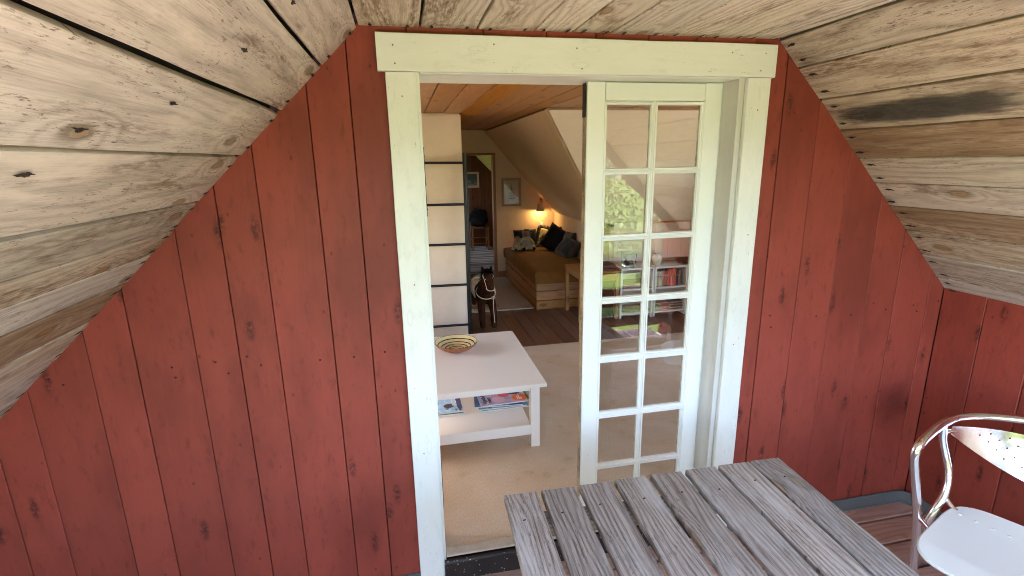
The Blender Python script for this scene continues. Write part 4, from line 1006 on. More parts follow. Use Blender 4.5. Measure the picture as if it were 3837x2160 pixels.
# rounded cross-section swept as a closed shell: top sheet with rolled sides
def mt_pt(u, v):      # u,v in -1..1 over the unrolled top and sides
    hw, hl, drop = .372, .905, .125
    ax = min(1, abs(u)*1.34); ay = min(1, abs(v)*1.14)
    ox = max(0, abs(u)*1.34-1)/.34; oy = max(0, abs(v)*1.14-1)/.14
    d = max(ox, oy); k = 1-(1-ax**10)*(1-ay**10)
    z = -drop*d - .022*max(ax**9, ay**14)
    x = (hw*ax + .006*sin(min(1, d)*pi))*(1 if u >= 0 else -1); y = (hl*ay + .006*sin(min(1, d)*pi))*(1 if v >= 0 else -1)
    return Vector(((bx0+bx1)/2-.006+x, (by0+by1)/2+y, .522+z))
for i in range(NX*2+1):
    row = []
    for j in range(NY*2+1):
        p = mt_pt(-1+i/NX, -1+j/NY); w_ = mnoise.noise(p*2.7)*.012+mnoise.noise(p*8)*.005
        p.z += w_*(1 if p.z > .45 else .2); p.x += (mnoise.noise(p*7)*.005 if p.z < .5 else 0); row.append(bm.verts.new(p-bd.location))
    ring.append(row)
for i in range(NX*2):
    for j in range(NY*2): bm.faces.new((ring[i][j], ring[i+1][j], ring[i+1][j+1], ring[i][j+1]))
link('mattress', mesh_bm(bm, True), M_BED, bd)

def cushion(name, label, c, w, h, th, rot, mat, grp=None, deco=None):
    bm = bmesh.new(); n = 14; G = [[None]*(n+1) for _ in range(n+1)]; G2 = [[None]*(n+1) for _ in range(n+1)]
    for i in range(n+1):
        for j in range(n+1):
            u = -1+2*i/n; v = -1+2*j/n; e_ = max(0, (1-u**4)*(1-v**4))**.45
            pin = 1 - .07*(1-abs(u*v))*max(abs(u), abs(v))
            p = Vector((u*w/2*pin, 0, v*h/2*pin)); wv_ = .01*mnoise.noise(Vector((u*2, v*2, c[0]*9)))
            G[i][j] = bm.verts.new(p + Vector((0, -e_*th/2+wv_, 0)))
            G2[i][j] = G[i][j] if (i in (0, n) or j in (0, n)) else bm.verts.new(p + Vector((0, e_*th/2+wv_, 0)))
    for i in range(n):
        for j in range(n):
            bm.faces.new((G[i][j], G[i+1][j], G[i+1][j+1], G[i][j+1]))
            try: bm.faces.new((G2[i][j], G2[i][j+1], G2[i+1][j+1], G2[i+1][j]))
            except ValueError: pass
    me = mesh_bm(bm, True)
    if deco is None:
        o = link(name, me, mat); o.location = c; o.rotation_euler = rot; return tag(o, label, 'cushion', grp)
    r_ = thing(name, label, 'cushion', c, grp); r_.rotation_euler = rot
    link('cover', me, mat, r_); return r_
MT = .525
cushion('cushion', 'black square cushion leaning on the end wall behind the dolls', (1.66, 5.17, MT+.115), .34, .27, .10, (radians(-14), 0, radians(3)), M_CUSHB)
# duck cushion with ruffle
t = NT('duck_print_cloth'); x, y, z = t.xyz(t.coords(False))
def el(t, x, z, cx, cz, rx, rz_): 
    a = t.math('DIVIDE', t.math('SUBTRACT', x, cx), rx); b = t.math('DIVIDE', t.math('SUBTRACT', z, cz), rz_); return t.math('ADD', t.math('MULTIPLY', a, a), t.math('MULTIPLY', b, b))
c = t.mix(t.step(t.noise(t.coords(False), 18.0, 3.0), .5, .6), (.62, .50, .22), (.50, .42, .20))
DK = (.014, .012, .012)
for a_ in ((0, .03, .105, .075, (.46, .42, .20)), (0, .03, .095, .066, (.70, .56, .27)), (-.02, -.055, .12, .045, (.16, .18, .09)),
           (.018, -.012, .040, .017, DK), (.050, -.004, .016, .008, DK), (-.006, .012, .009, .022, DK), (-.010, .034, .014, .011, DK), (-.030, .032, .010, .0035, DK), (.006, -.001, .010, .005, (.75, .70, .55)),
           (-.050, -.022, .024, .010, DK), (-.064, -.008, .006, .012, DK), (-.067, .003, .009, .007, DK), (.0, -.088, .09, .014, (.66, .54, .30)), (.05, -.085, .03, .010, (.08, .11, .05)), (-.05, -.085, .03, .010, (.30, .12, .06))):
    c = t.mix(t.step(el(t, x, z, *a_[:4]), .85, 1.1, 1, 0), c, a_[4])
c = t.mix(t.step(t.math('MAXIMUM', t.math('ABSOLUTE', x), t.math('ABSOLUTE', z)), .113, .116), c, (.12, .05, .03))
M_DUCK = t.bsdf(c, .85, 0, t.bump(t.noise(t.coords(False), 200.0, 2.0), .3, .002), .2)
dk = cushion('duck_cushion', 'square cushion printed with ducks and edged with a dark ruffle', (1.97, 5.14, MT+.125), .25, .25, .08, (radians(-18), radians(14), radians(-14)), M_DUCK, deco=True)
bm = bmesh.new(); N = 160; rin = []; rout = []
for k in range(N):
    th = 2*pi*k/N; a = cos(th); b = sin(th); q = 1/((abs(a)**6+abs(b)**6)**(1/6)); 
    rin.append(bm.verts.new((a*q*.118, 0, b*q*.118))); rout.append(bm.verts.new((a*q*.165, .014*sin(k*2*pi/6.5), b*q*.165)))
for k in range(N): bm.faces.new((rin[k], rin[(k+1) % N], rout[(k+1) % N], rout[k]))
ruf = link('ruffle', mesh_bm(bm, True), M_RUFF, dk); sm = ruf.modifiers.new('s', 'SOLIDIFY'); sm.thickness = .004
cushion('cushion', 'large black cushion tilted against the low wall', (2.01, 4.83, MT+.135), .38, .36, .12, (radians(-24), radians(26), radians(-46)), M_CUSHB)
cushion('cushion', 'smaller black cushion tip behind the large tilted black one', (2.05, 5.08, MT+.15), .30, .28, .08, (radians(-15), radians(-4), radians(-55)), M_CUSHB)
cushion('cushion', 'grey striped cushion lying at the near end of the row', (2.03, 4.35, MT+.10), .38, .28, .12, (radians(-38), radians(10), radians(-78)), M_CUSHG)
cushion('cushion', 'upper grey cushion leaning on the low wall behind the striped one', (2.09, 4.5, MT+.15), .34, .28, .10, (radians(-20), radians(-5), radians(-84)), M_CUSHG)
# dolls
def doll(label, x, y, z, s, cl_m, bon_m, hair=False):
    d = thing('rag_doll', label, 'doll', (x, y, z))
    V = [(0, 0, .045), (0, 0, .11), (0, -.005, .155), (-.05, -.025, .125), (-.09, -.055, .06), (.05, -.025, .125), (.098, -.05, .05)]
    E_ = [(0, 1), (1, 2), (1, 3), (3, 4), (1, 5), (5, 6)]; R_ = [.052, .040, .018, .022, .020, .022, .020]
    skin('body', [Vector(v)*s+Vector((x, y, z)) for v in V], E_, [r*s for r in R_], cl_m, d, 2)
    for sx_, dx in ((-1, -.02), (1, .02)):   # legs sticking forward, folded
        skin('leg', [Vector(v)*s+Vector((x, y, z)) for v in ((sx_*.03, 0, .03), (sx_*.06+dx, -.09, .028), (sx_*.045+dx, -.17, .022))], [(0, 1), (1, 2)], [.036*s, .030*s, .020*s], cl_m, d, 1)
        blob('shoe', Vector((sx_*.045+dx, -.185, .024))*s+Vector((x, y, z)), (.018*s, .028*s, .020*s), M_CUSHB, d, 10)
    bm = bmesh.new(); N = 44; rows = []         # gathered skirt
    for rr_, zz_ in ((.040, .105), (.070, .065), (.105, .030), (.125, .006)):
        rows.append([bm.verts.new((rr_*s*(1+.09*sin(k*2*pi/N*9)*(rr_/.12))*cos(2*pi*k/N), (rr_*s*(1+.09*sin(k*2*pi/N*9)*(rr_/.12))*sin(2*pi*k/N)-.02*s), zz_*s)) for k in range(N)])
    for a, b in zip(rows, rows[1:]):
        for k in range(N): bm.faces.new((a[k], a[(k+1) % N], b[(k+1) % N], b[k]))
    link('skirt', mesh_bm(bm, True), bon_m, d)
    blob('head', (x, y-.012*s, z+.196*s), (.040*s, .038*s, .043*s), M_SKIN, d, 16, .06)
    bm = bmesh.new(); N = 30; rows = []          # bonnet with a frilled brim that frames the face
    for q, (rr_, yy_) in enumerate(((.004, .052), (.030, .044), (.045, .022), (.050, -.004), (.047, -.022), (.060, -.034))):
        rows.append([bm.verts.new((rr_*s*(1+(.10*sin(k*2*pi/N*7) if q == 5 else 0))*cos(2*pi*k/N), yy_*s, rr_*1.12*s*(1+(.10*sin(k*2*pi/N*7) if q == 5 else 0))*sin(2*pi*k/N))) for k in range(N)])
    for a, b in zip(rows, rows[1:]):
        for k in range(N): bm.faces.new((a[k], a[(k+1) % N], b[(k+1) % N], b[k]))
    o = link('bonnet', mesh_bm(bm, True), bon_m, d); o.location = (0, -.006*s, .200*s); o.rotation_euler = (radians(12), 0, 0)
    for sx_ in (-1, 1): blob('eye', (x+sx_*.014*s, y-.048*s, z+.200*s), (.0036*s, .003*s, .0045*s), M_INK, d, 6)
    blob('nose', (x, y-.052*s, z+.190*s), (.005*s, .005*s, .004*s), M_SKIN, d, 6)
    tube('mouth', [(x-.009*s, y-.047*s, z+.179*s), (x, y-.050*s, z+.176*s), (x+.009*s, y-.047*s, z+.179*s)], .0015*s, M_OR0, d, n=5)
    for sx_, q in ((-1, .09), (1, .098)): blob('hand', (x+sx_*q*s, y-.062*s, z+.045*s), (.015*s, .017*s, .014*s), M_SKIN, d, 8)
M_OR0 = plain('red_thread', (.30, .04, .03), .7)
doll('larger rag doll in a blue grey bonnet and pale floral clothes', 1.635, 5.03, MT+.008, 1.08, M_DOLLW, M_DOLLB)
doll('smaller rag doll in pink clothes leaning left of the larger doll', 1.505, 4.99, MT+.008, .72, M_DOLLP, M_DOLLW)

# ---- wall lamp, lit
wl = thing('wall_lamp', 'lit wall lamp with a small shade above the cushions', 'lamp', (1.905, YB-.08, 1.02))
LX, LYY = 1.90, YB-.16
lathe('shade', [(.028, .115), (.030, .118), (.060, .0), (.058, .0), (.026, .112)], plain('pale_parchment_shade', (.50, .36, .22), .7), (LX, LYY, 1.02), 28, wl)
tube('arm', [(LX+.04, YB-.055, 1.16), (LX+.03, YB-.11, 1.17), (LX, LYY, 1.15), (LX, LYY, 1.10)], .005, M_GOLD, wl, n=8, smooth_steps=2)
bbox('wall_plate', (LX+.02, YB-.062, 1.10), (LX+.06, YB-.052, 1.20), M_TRIMB, wl, 'Z')
tn = NT('lit_bulb'); em = tn.n('ShaderNodeEmission'); tn.put(em.inputs[0], (1.0, .60, .22, 1)); tn.put(em.inputs[1], 2.0); tn.t.links.new(em.outputs[0], tn.out.inputs[0])
blob('bulb', (LX, LYY, 1.05), (.018, .018, .024), tn.m, wl, 12)
tube('cord', [(LX+.04, YB-.055, 1.10), (LX+.042, YB-.055, .98), (LX+.038, YB-.055, .84)], .003, M_STRAP, wl, n=6, smooth_steps=1)
bbox('wall_plug', (LX+.018, YB-.085, .80), (LX+.058, YB-.052, .845), M_LACQ, wl, 'Z')
ldt = bpy.data.lights.new('lamp_light', 'POINT'); ldt.energy = .26; ldt.color = (1.0, .68, .28); ldt.shadow_soft_size = .02
lo = bpy.data.objects.new('lamp_light', ldt); COL.objects.link(lo); lo.location = Vector((LX, LYY, 1.022)) - wl.location; lo.parent = wl

# ---- framed tree print
t = NT('tree_print'); x, y, z = t.xyz(t.coords(False))
# coordinates local to the picture centre (empty); tiers of leaves
w_ = t.math('ABSOLUTE', t.math('ADD', x, t.math('MULTIPLY', z, .06)))
tri = t.math('MULTIPLY', t.math('SUBTRACT', .13, z), .26)
saw = t.math('FRACT', t.math('MULTIPLY', t.math('SUBTRACT', z, t.math('MULTIPLY', w_, .55)), 27.0))
inside = t.math('MULTIPLY', t.step(t.math('SUBTRACT', t.math('MULTIPLY', tri, t.math('SUBTRACT', 1.15, saw)), w_), -.001, .003), t.step(z, -.115, -.10))
stem_ = t.math('MULTIPLY', t.step(w_, .003, .005, 1, 0), t.step(z, -.13, -.125)); stem_ = t.math('MULTIPLY', stem_, t.step(z, .12, .125, 1, 0))
M_TREEP = t.bsdf(t.mix(t.math('MAXIMUM', inside, stem_), (.46, .38, .27), (.06, .085, .05)), .6)
fp = framed('framed_print', 'pale framed print of a dark green conifer on the end wall', 1.365, 1.645, 1.095, 1.49, YB-.067, plain('pale_oak_mount', (.34, .22, .13), .6), M_TREEP, .036)
bbox('glass', (1.40, YB-.078, 1.13), (1.61, YB-.0765, 1.455), M_GLASS, fp, 'Z', ch=0)

# ---- toy horse
hs_ = thing('toy_horse', 'standing brown plush toy horse with cream bridle and saddle', 'toy horse', (.78, 3.3, FZ))
HV = [(.80, 3.74, .41), (.775, 3.45, .415), (.757, 3.17, .425), (.748, 3.07, .49), (.748, 3.02, .58), (.752, 2.985, .655), (.762, 2.945, .615), (.770, 2.915, .555), (.778, 2.890, .490), (.780, 2.882, .462),
      (.705, 3.09, .35), (.693, 3.00, .24), (.697, 2.985, .15), (.697, 2.965, .10), (.808, 3.08, .35), (.815, 2.99, .24), (.810, 2.97, .15), (.808, 2.95, .10),
      (.735, 3.76, .34), (.722, 3.80, .22), (.722, 3.77, .12), (.86, 3.76, .34), (.885, 3.80, .22), (.885, 3.77, .12)]
HE = [(0, 1), (1, 2), (2, 3), (3, 4), (4, 5), (5, 6), (6, 7), (7, 8), (8, 9), (2, 10), (10, 11), (11, 12), (12, 13), (2, 14), (14, 15), (15, 16), (16, 17), (0, 18), (18, 19), (19, 20), (0, 21), (21, 22), (22, 23)]
HR = [.10, .095, .098, .078, .062, .048, .050, .042, .033, .030, .046, .036, .030, .029, .046, .036, .030, .029, .048, .036, .028, .048, .036, .028]
skin('body', HV, HE, HR, M_HORSE, hs_, 2, 1)
for sx_ in (-1, 1):
    e_ = lathe('ear', [(0, .060), (.010, .038), (.015, .012), (.010, .0), (.0, -.004)], M_HORSE, (.752+sx_*.036, 2.985, .685), 12, hs_); e_.rotation_euler = (radians(12), radians(sx_*14), 0)
rnh = random.Random(4)
bm = bmesh.new()                      # shaggy forelock and mane made of many short locks
for k in range(900):
    f = rnh.random(); base = Vector((.752, 2.965, .700)).lerp(Vector((.748, 3.13, .545)), f**1.3)
    a_ = rnh.uniform(-1, 1); p0 = base+Vector((a_*.030, rnh.uniform(-.02, .02), .012*(1-a_*a_)))
    dn = 1.25*Vector((a_*.030+rnh.uniform(-.012, .012), -.028*(1-f)+rnh.uniform(-.01, .01), rnh.uniform(-.045, .012) if f < .35 else -.035)); sd_ = Vector((rnh.uniform(-1, 1), rnh.uniform(-1, 1), 0)).normalized()*.004
    q = [bm.verts.new(v-hs_.location) for v in (p0-sd_, p0+sd_, p0+dn*.6+sd_*.8+Vector((0, 0, .006)), p0+dn, p0+dn*.6-sd_*.8+Vector((0, 0, .006)))]; bm.faces.new(q)
mn_ = link('mane', mesh_bm(bm), M_MANE, hs_)
for sx_ in (-1, 1): blob('eye', (.764+sx_*.043, 2.925, .622), (.006, .007, .008), M_INK, hs_, 8)
for sx_ in (-1, 1): blob('nostril', (.779+sx_*.016, 2.858, .478), (.005, .004, .006), M_INK, hs_, 6)
blob('tongue', (.780, 2.855, .444), (.009, .006, .017), plain('pink_felt', (.45, .16, .10), .8), hs_, 8)
def loopband(name, c, rx, ry, tilt, r_, mat, n=28, start=0, end=2*pi):
    pts = []
    for k in range(n+1):
        th = start+(end-start)*k/n; v = Vector((rx*cos(th), ry*sin(th), 0)); v.rotate(Euler((tilt, 0, 0))); pts.append(Vector(c)+v)
    return tube(name, pts, r_, mat, hs_, n=6, cap=False)
loopband('browband', (.760, 2.952, .640), .0515, .050, radians(38), .0045, M_STRAP)
loopband('noseband', (.774, 2.902, .527), .040, .038, radians(25), .0045, M_STRAP)
tube('cheek_strap', [(.711, 2.935, .635), (.722, 2.905, .585), (.735, 2.885, .525)], .0026, M_STRAP, hs_, n=6, smooth_steps=1)
loopband('breast_strap', (.752, 3.085, .450), .098, .105, radians(30), .0042, M_STRAP)
tube('rein', [(.810, 2.885, .525), (.812, 2.87, .47), (.80, 2.93, .41), (.802, 2.925, .30), (.81, 2.92, .17)], .0032, M_STRAP, hs_, n=6, smooth_steps=2)
blob('buckle', (.812, 2.965, .412), (.010, .010, .010), M_STRAP, hs_, 8)
bm = bmesh.new()   # saddle cloth draped over the back
G = []
for i in range(13):
    th = radians(-115+230*i/12); G.append([bm.verts.new((.77+.112*sin(th)+(.0), 3.32+.26*j/5, .415+.112*cos(th)-(.035 if abs(th) > 1.7 else 0))) for j in range(6)])
for a, b in zip(G, G[1:]):
    for j in range(5): bm.faces.new((a[j], a[j+1], b[j+1], b[j]))
for v in bm.verts: v.co -= hs_.location
sd_o = link('saddle', mesh_bm(bm, True), M_STRAP, hs_); sm = sd_o.modifiers.new('s', 'SOLIDIFY'); sm.thickness = .012
loopband('saddle_rim', (.745, 3.34, .512), .085, .06, radians(24), .005, M_STRAP)
st_ = thing('horse_stand', 'light wooden frame under the hind feet of the toy horse', 'stand', (.8, 3.8, FZ))
bbox('cross_board', (.62, 3.72, FZ), (1.0, 3.82, FZ+.018), M_PINE, st_, 'X'); bbox('upright', (.64, 3.86, FZ+.0), (.665, 3.885, .42), M_PINE, st_, 'Z'); bbox('upright', (.91, 3.86, FZ+.0), (.935, 3.885, .30), M_PINE, st_, 'Z')
bbox('bar', (.62, 3.83, .25), (.96, 3.855, .275), M_PINE, st_, 'X')

# ---- side table at the foot of the bed
sdt = thing('side_table', 'light wooden side table at the foot of the bed', 'table', (1.95, 3.2, FZ))
sx0, sx1, sy0, sy1 = 1.71, 2.148, 2.985, 3.47
bbox('tabletop', (sx0-.005, sy0-.01, .582), (sx1, sy1+.005, .602), M_PINE, sdt, 'X', ch=.003)
for a, b in ((sx0, sy1-.036), (sx0, sy0), (sx1-.04, sy1-.036), (sx1-.04, sy0)): bbox('leg', (a, b, FZ), (a+.034, b+.034, .581), M_PINE, sdt, 'Z')
bbox('apron', (sx0+.004, sy0+.036, .525), (sx0+.022, sy1-.038, .5815), M_PINE, sdt, 'Y'); bbox('apron', (sx0+.036, sy0+.004, .50), (sx1-.042, sy0+.02, .5815), M_TRIMB, sdt, 'X')
bbox('side_panel', (sx1-.062, sy0+.036, FZ+.02), (sx1-.044, sy1-.04, .50), M_PINED, sdt, 'Z')
bk1 = bbox('dark_book', (1.83, 3.02, .603), (2.12, 3.24, .622), plain('dark_red_binding', (.07, .012, .012), .5), None, 'X'); tag(bk1, 'thin dark red book lying on the side table', 'book')
bk2 = bbox('dark_box', (1.86, 3.05, .623), (2.13, 3.27, .652), M_PINED, None, 'X'); tag(bk2, 'flat dark brown box lying on the dark red book', 'box')

# ---- white shelf units
def shelf_unit(label, x0, x1):
    s = thing('shelf_unit', label, 'shelf', ((x0+x1)/2, 3.12, FZ), 'white shelves under the bay slope')
    y0, y1 = 2.975, 3.255
    bbox('top', (x0, y0-.004, .602), (x1, y1, .622), M_LACQ, s, 'X'); 
    for a in (x0, x1-.02):
        bbox('side', (a, y0, FZ), (a+.02, y1, .601), M_LACQ, s, 'Z')
    bbox('shelf', (x0+.021, y0+.002, .380), (x1-.021, y1, .398), M_LACQ, s, 'X'); bbox('shelf', (x0+.021, y0+.002, .118), (x1-.021, y1, .134), M_LACQ, s, 'X')
    bbox('back_panel', (x0+.021, y1-.006, .135), (x1-.021, y1-.001, .60), M_LACQ, s, 'X')
shelf_unit('left white shelf unit holding the glass jar on its top', 2.155, 2.528)
shelf_unit('right white shelf unit holding the row of books', 2.538, 2.915)
# books
cols = [((.50, .42, .30), .020, .165), ((.42, .33, .22), .016, .17), ((.55, .46, .33), .022, .16), ((.38, .30, .20), .014, .168), ((.12, .13, .14), .020, .185), ((.05, .02, .015), .022, .18), ((.09, .03, .02), .014, .175), ((.50, .04, .012), .018, .188), ((.55, .05, .015), .018, .188), ((.48, .04, .012), .018, .188), ((.55, .05, .015), .018, .188), ((.50, .045, .013), .018, .188), ((.02, .02, .05), .022, .18), ((.25, .18, .12), .028, .17)]
labb = ['first pale book spine from the left on the white shelf', 'second pale book spine from the left on the white shelf', 'third pale book spine, the widest of the pale ones', 'fourth pale book spine, next to the grey book', 'dark grey book between the pale and the brown spines', 'very dark brown book right of the grey one', 'dark brown book next to the first red volume', None, None, None, None, None, 'navy blue book right of the red volumes', 'tan book at the right end of the row']
ords = iter(['first', 'second', 'third', 'fourth', 'fifth'])
xb_ = 2.562; bcache = {}
for (colr, wd_, h_), lb_ in zip(cols, labb):
    key = colr
    if key not in bcache: bcache[key] = plain('book_cloth', colr, .55, nscale=90, var=.15)
    b_ = thing('book', lb_ or next(ords)+' from the left of the five red volumes standing side by side', 'book', (xb_+wd_/2, 3.07, .3985), 'books standing on the right shelf')
    bbox('cover', (xb_, 3.0, .3985), (xb_+wd_-.001, 3.15, .3985+h_), bcache[key], b_, 'Z', ch=.003)
    bbox('title_band', (xb_+.003, 2.9988, .3985+h_*.62), (xb_+wd_-.004, 2.9998, .3985+h_*.70), M_INK if sum(colr) > .6 else M_GOLD, b_, 'Z', ch=0)
    xb_ += wd_+.0015
for nm, (xx0, xx1, n, zz, lab) in enumerate(((2.57, 2.72, 6, .1345, 'folded paper pile on the lowest shelf, left of the thicker pile'), (2.735, 2.885, 7, .1345, 'thicker bent paper pile on the lowest shelf at the right'), (2.19, 2.49, 4, .3985, 'stack of flat magazines in the left shelf unit'), (2.18, 2.50, 2, .1345, 'dark flat folders at the bottom of the left shelf unit'))):
    pl_ = thing('paper_pile', lab, 'magazines', ((xx0+xx1)/2, 3.1, zz))
    for i in range(n):
        c1 = random.choice([(.40, .25, .18), (.30, .10, .08), (.55, .45, .36), (.06, .05, .05), (.45, .38, .32)])
        w2 = random.uniform(-.012, .012)
        bbox('magazine', (xx0+w2, 3.0+random.uniform(-.006, .01), zz+.0145*i), (xx1+w2, 3.2, zz+.0145*i+.0125), plain('magazine_paper', c1, .6, nscale=100, var=.3), pl_, 'X', ch=.003, seg=6, jit=.002)
# glass jar with shells
jr = thing('square_glass_jar', 'square clear glass jar standing on the left white shelf', 'jar', (2.285, 3.09, .623))
t = NT('clear_glass'); gg = t.n('ShaderNodeBsdfGlass'); t.put(gg.inputs['IOR'], 1.45); t.put(gg.inputs['Color'], (.95, 1, .97)); t.t.links.new(gg.outputs[0], t.out.inputs[0]); M_CGL = t.m
bm = bmesh.new(); ring = []
for hw, z_ in ((.052, .0), (.062, .14), (.058, .14), (.048, .014)): ring.append([bm.verts.new((sx_*hw, sy_*hw, z_)) for sx_, sy_ in ((-1, -1), (1, -1), (1, 1), (-1, 1))])
for a, b in zip(ring, ring[1:]):
    for k in range(4): bm.faces.new((a[k], a[(k+1) % 4], b[(k+1) % 4], b[k]))
bm.faces.new(ring[0]); bm.faces.new(ring[-1]); link('glass_wall', mesh_bm(bm), M_CGL, jr)
sm_ = bpy.data.meshes.new('m'); bm = bmesh.new()
for i in range(60):
    m_ = Matrix.Translation((2.285+random.uniform(-.038, .038), 3.09+random.uniform(-.038, .038), .645+random.uniform(0, .038))) @ Euler((random.random()*6, random.random()*6, 0)).to_matrix().to_4x4() @ Matrix.Diagonal((1.0, .5, .7, 1))
    bmesh.ops.create_icosphere(bm, subdivisions=1, radius=random.uniform(.009, .014), matrix=m_)
bm.to_mesh(sm_); bm.free()
t = NT('mixed_shells'); v_ = t.voro(t.coords(False), 45.0); M_SHELL = t.bsdf(t.mix(t.step(t.xyz(v_.outputs['Color'])[0], .4, .6), (.05, .03, .02), (.55, .45, .36)), .5)
so = link('shells', sm_, M_SHELL); tag(so, 'brown and white shells heaped inside the glass jar', 'shells', None, 'stuff')
t = NT('flower_glaze'); v_ = t.voro(t.coords(False), 26.0); 
M_FLOW = t.bsdf(t.mix(t.math('MULTIPLY', t.step(v_.outputs['Distance'], .25, .36, 1, 0), t.step(t.xyz(v_.outputs['Color'])[0], .6, .62)), (.70, .60, .46), (.08, .035, .02)), .15)
vs_ = lathe('flowered_vase', [(0, 0), (.035, 0), (.05, .03), (.056, .06), (.048, .092), (.030, .112), (.028, .118), (.022, .112), (.03, .09), (0, .03)], M_FLOW, (2.60, 3.08, .623), 28); tag(vs_, 'round cream vase with dark flowers on the right shelf', 'vase')
bo_ = lathe('dark_bowl', [(0, 0), (.07, 0), (.085, .03), (.09, .045), (.082, .045), (.07, .012), (0, .01)], plain('dark_brown_glaze', (.10, .03, .018), .25), (2.93, 3.10, .623), 28); tag(bo_, 'low dark brown bowl at the right end of the shelf top', 'bowl')
# wall chart with three plant plates
t = NT('botanical_plates'); x, y, z = t.xyz(t.coords(False))
px_ = t.math('SUBTRACT', t.math('FRACT', t.math('DIVIDE', t.math('ADD', x, .23), .155)), .5)
idx = t.math('FLOOR', t.math('DIVIDE', t.math('ADD', x, .23), .155))
zz_ = t.math('SUBTRACT', t.math('FRACT', t.math('DIVIDE', t.math('ADD', z, .20), .20)), .5)
rad = t.math('SQRT', t.math('ADD', t.math('MULTIPLY', t.math('MULTIPLY', px_, px_), 3.0), t.math('MULTIPLY', zz_, zz_)))
lf = t.noise(t.comb(t.math('MULTIPLY', x, 75.0), idx, t.math('MULTIPLY', z, 60.0)), 1.0, 2.0)
pm = t.math('MULTIPLY', t.step(lf, .53, .56), t.step(rad, .30, .45, 1, 0))
M_PLATE = t.bsdf(t.mix(pm, t.mix(t.step(t.math('ABSOLUTE', px_), .47, .49), (.62, .46, .36), (.50, .36, .28)), (.06, .06, .06)), .7)
wc = thing('botanical_wall_chart', 'paper wall chart of plant drawings between two orange rods', 'wall chart', (2.88, YP-.045, .86))
bbox('sheet', (2.64, YP-.047, .665), (3.12, YP-.045, 1.045), M_PLATE, wc, 'X', ch=0)
M_OR = plain('orange_rod', (.50, .16, .03), .5)
bbox('rod', (2.62, YP-.06, 1.045), (3.14, YP-.04, 1.062), M_OR, wc, 'X'); bbox('rod', (2.62, YP-.06, .648), (3.14, YP-.04, .665), M_OR, wc, 'X')

# ================================================================== OUTSIDE
t = NT('meadow_grass'); P = t.coords(False); g1 = t.noise(P, .6, 4.0); g2 = t.noise(P, 14.0, 4.0)
M_GRASS = t.bsdf(t.mix(t.math('MULTIPLY_ADD', g1, .5, t.math('MULTIPLY', g2, .5)), (.055, .085, .020), (.13, .17, .045)), .95, 0, t.bump(g2, .8, .08), .1)
gr = quads('ground', [[(-120, -120, -2.9), (120, -120, -2.9), (120, 120, -2.9), (-120, 120, -2.9)]], M_GRASS); tag(gr, 'sunlit green lawn around the house', None, None, 'structure')
M_GRAV = plain('pale_bounce_gravel', (.30, .26, .215), .95, nscale=30, var=.2, bump=.6)
gv = quads('gravel_bounce_sheet', [[(-16, -10.2, -2.896), (16, -10.2, -2.896), (16, 14, -2.896), (-16, 14, -2.896)]], M_GRAV); tag(gv, 'unseen pale gravel sheet added below the porch to bounce neutral light', None, None, 'structure')  # added out of view to throw neutral light up instead of green
lst = thing('lower_storey', 'red boarded lower storey of the house under the porch', 'house', (0, 3, -2.9))
for f_ in ([(XL, .0, -2.9), (XWR+.1, .0, -2.9), (XWR+.1, .0, -.07), (XL, .0, -.07)], [(XWR+.1, 0, -2.9), (XWR+.1, 8.7, -2.9), (XWR+.1, 8.7, -.07), (XWR+.1, 0, -.07)], [(XL, 0, -2.9), (XL, 8.7, -2.9), (XL, 8.7, -.07), (XL, 0, -.07)], [(XL, 0, -.07), (XWR+.1, 0, -.07), (XWR+.1, 8.7, -.07), (XL, 8.7, -.07)]):
    quads('wall_panel', [f_], M_RED, lst, .04)
t = NT('leaf_green'); r_ = t.noise(t.coords(False), 1.3, 2.0)
M_LEAF = t.bsdf(t.mix(t.step(r_, .3, .7), (.045, .085, .015), (.10, .15, .03)), .6, 0, None, .3)
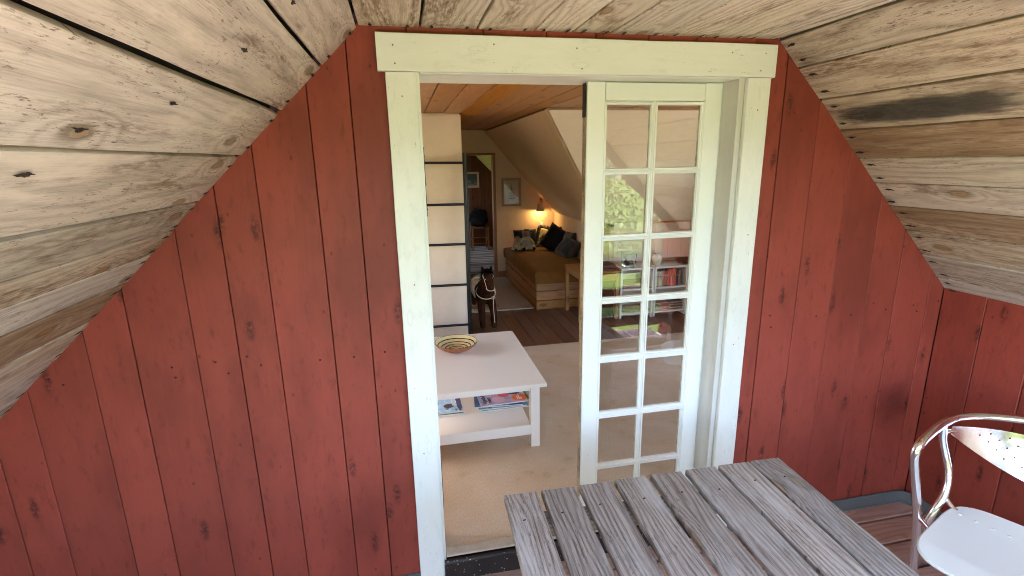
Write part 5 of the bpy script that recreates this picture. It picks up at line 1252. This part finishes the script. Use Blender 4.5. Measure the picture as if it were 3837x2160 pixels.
M_BARK = plain('grey_bark', (.10, .075, .055), .95, nscale=20, var=.4, bump=1.0)
def tree(label, x, y, h, w, seedv, n=9000):
    rnd = random.Random(seedv); tr_ = thing('garden_tree', label, 'tree', (x, y, -2.9), 'trees beyond the porch')
    tube('trunk', [(x, y, -3.0), (x+rnd.uniform(-.2, .2), y, -2.9+h*.4), (x+rnd.uniform(-.3, .3), y, -2.9+h*.85)], [w*.07, w*.05, w*.012], M_BARK, tr_, n=10, smooth_steps=1)
    cl_ = [(rnd.uniform(-1, 1)*w*.38, rnd.uniform(-1, 1)*w*.38, h*rnd.uniform(.22, .92), rnd.uniform(.35, .8)) for _ in range(26)]
    for a, b, c_, q in cl_[:8]: tube('limb', [(x, y, -2.9+c_*.7), (x+a*.6, y+b*.6, -2.9+c_*.95), (x+a, y+b, -2.9+c_)], [.06, .03, .01], M_BARK, tr_, n=6)
    vs, fs = [], []
    for i in range(n):
        a, b, c_, q = rnd.choice(cl_); d = Vector((rnd.gauss(0, 1), rnd.gauss(0, 1), rnd.gauss(0, .7))); d.normalize(); d *= q*w*.26*(rnd.random()**.4)
        ce = Vector((a, b, c_)) + d; e1 = Vector((rnd.gauss(0, 1), rnd.gauss(0, 1), rnd.gauss(0, 1))).normalized()*.075; e2 = e1.orthogonal().normalized()*.04
        k0 = len(vs); vs += [ce-e1, ce+e2, ce+e1, ce-e2]; fs.append((k0, k0+1, k0+2, k0+3))
    me = bpy.data.meshes.new('m'); me.from_pydata([tuple(v) for v in vs], [], fs); link('crown', me, M_LEAF, tr_)
for i, (x, y, h, w, lb_) in enumerate(((3.5, -13, 6.2, 5.5, 'tall leafy tree straight out from the porch door'), (-3, -15, 6.8, 7, 'broad tree left of the middle of the garden'), (9.5, -16, 7.0, 6.5, 'leafy tree towards the right edge of the garden'), (-10, -14, 6.6, 7, 'leafy tree at the far left of the garden'), (4.5, -21, 8.2, 9, 'biggest tree at the back of the garden'), (16, -12, 6.4, 7, 'leafy tree at the far right of the garden'))):
    tree(lb_, x, y, h, w, 40+i)
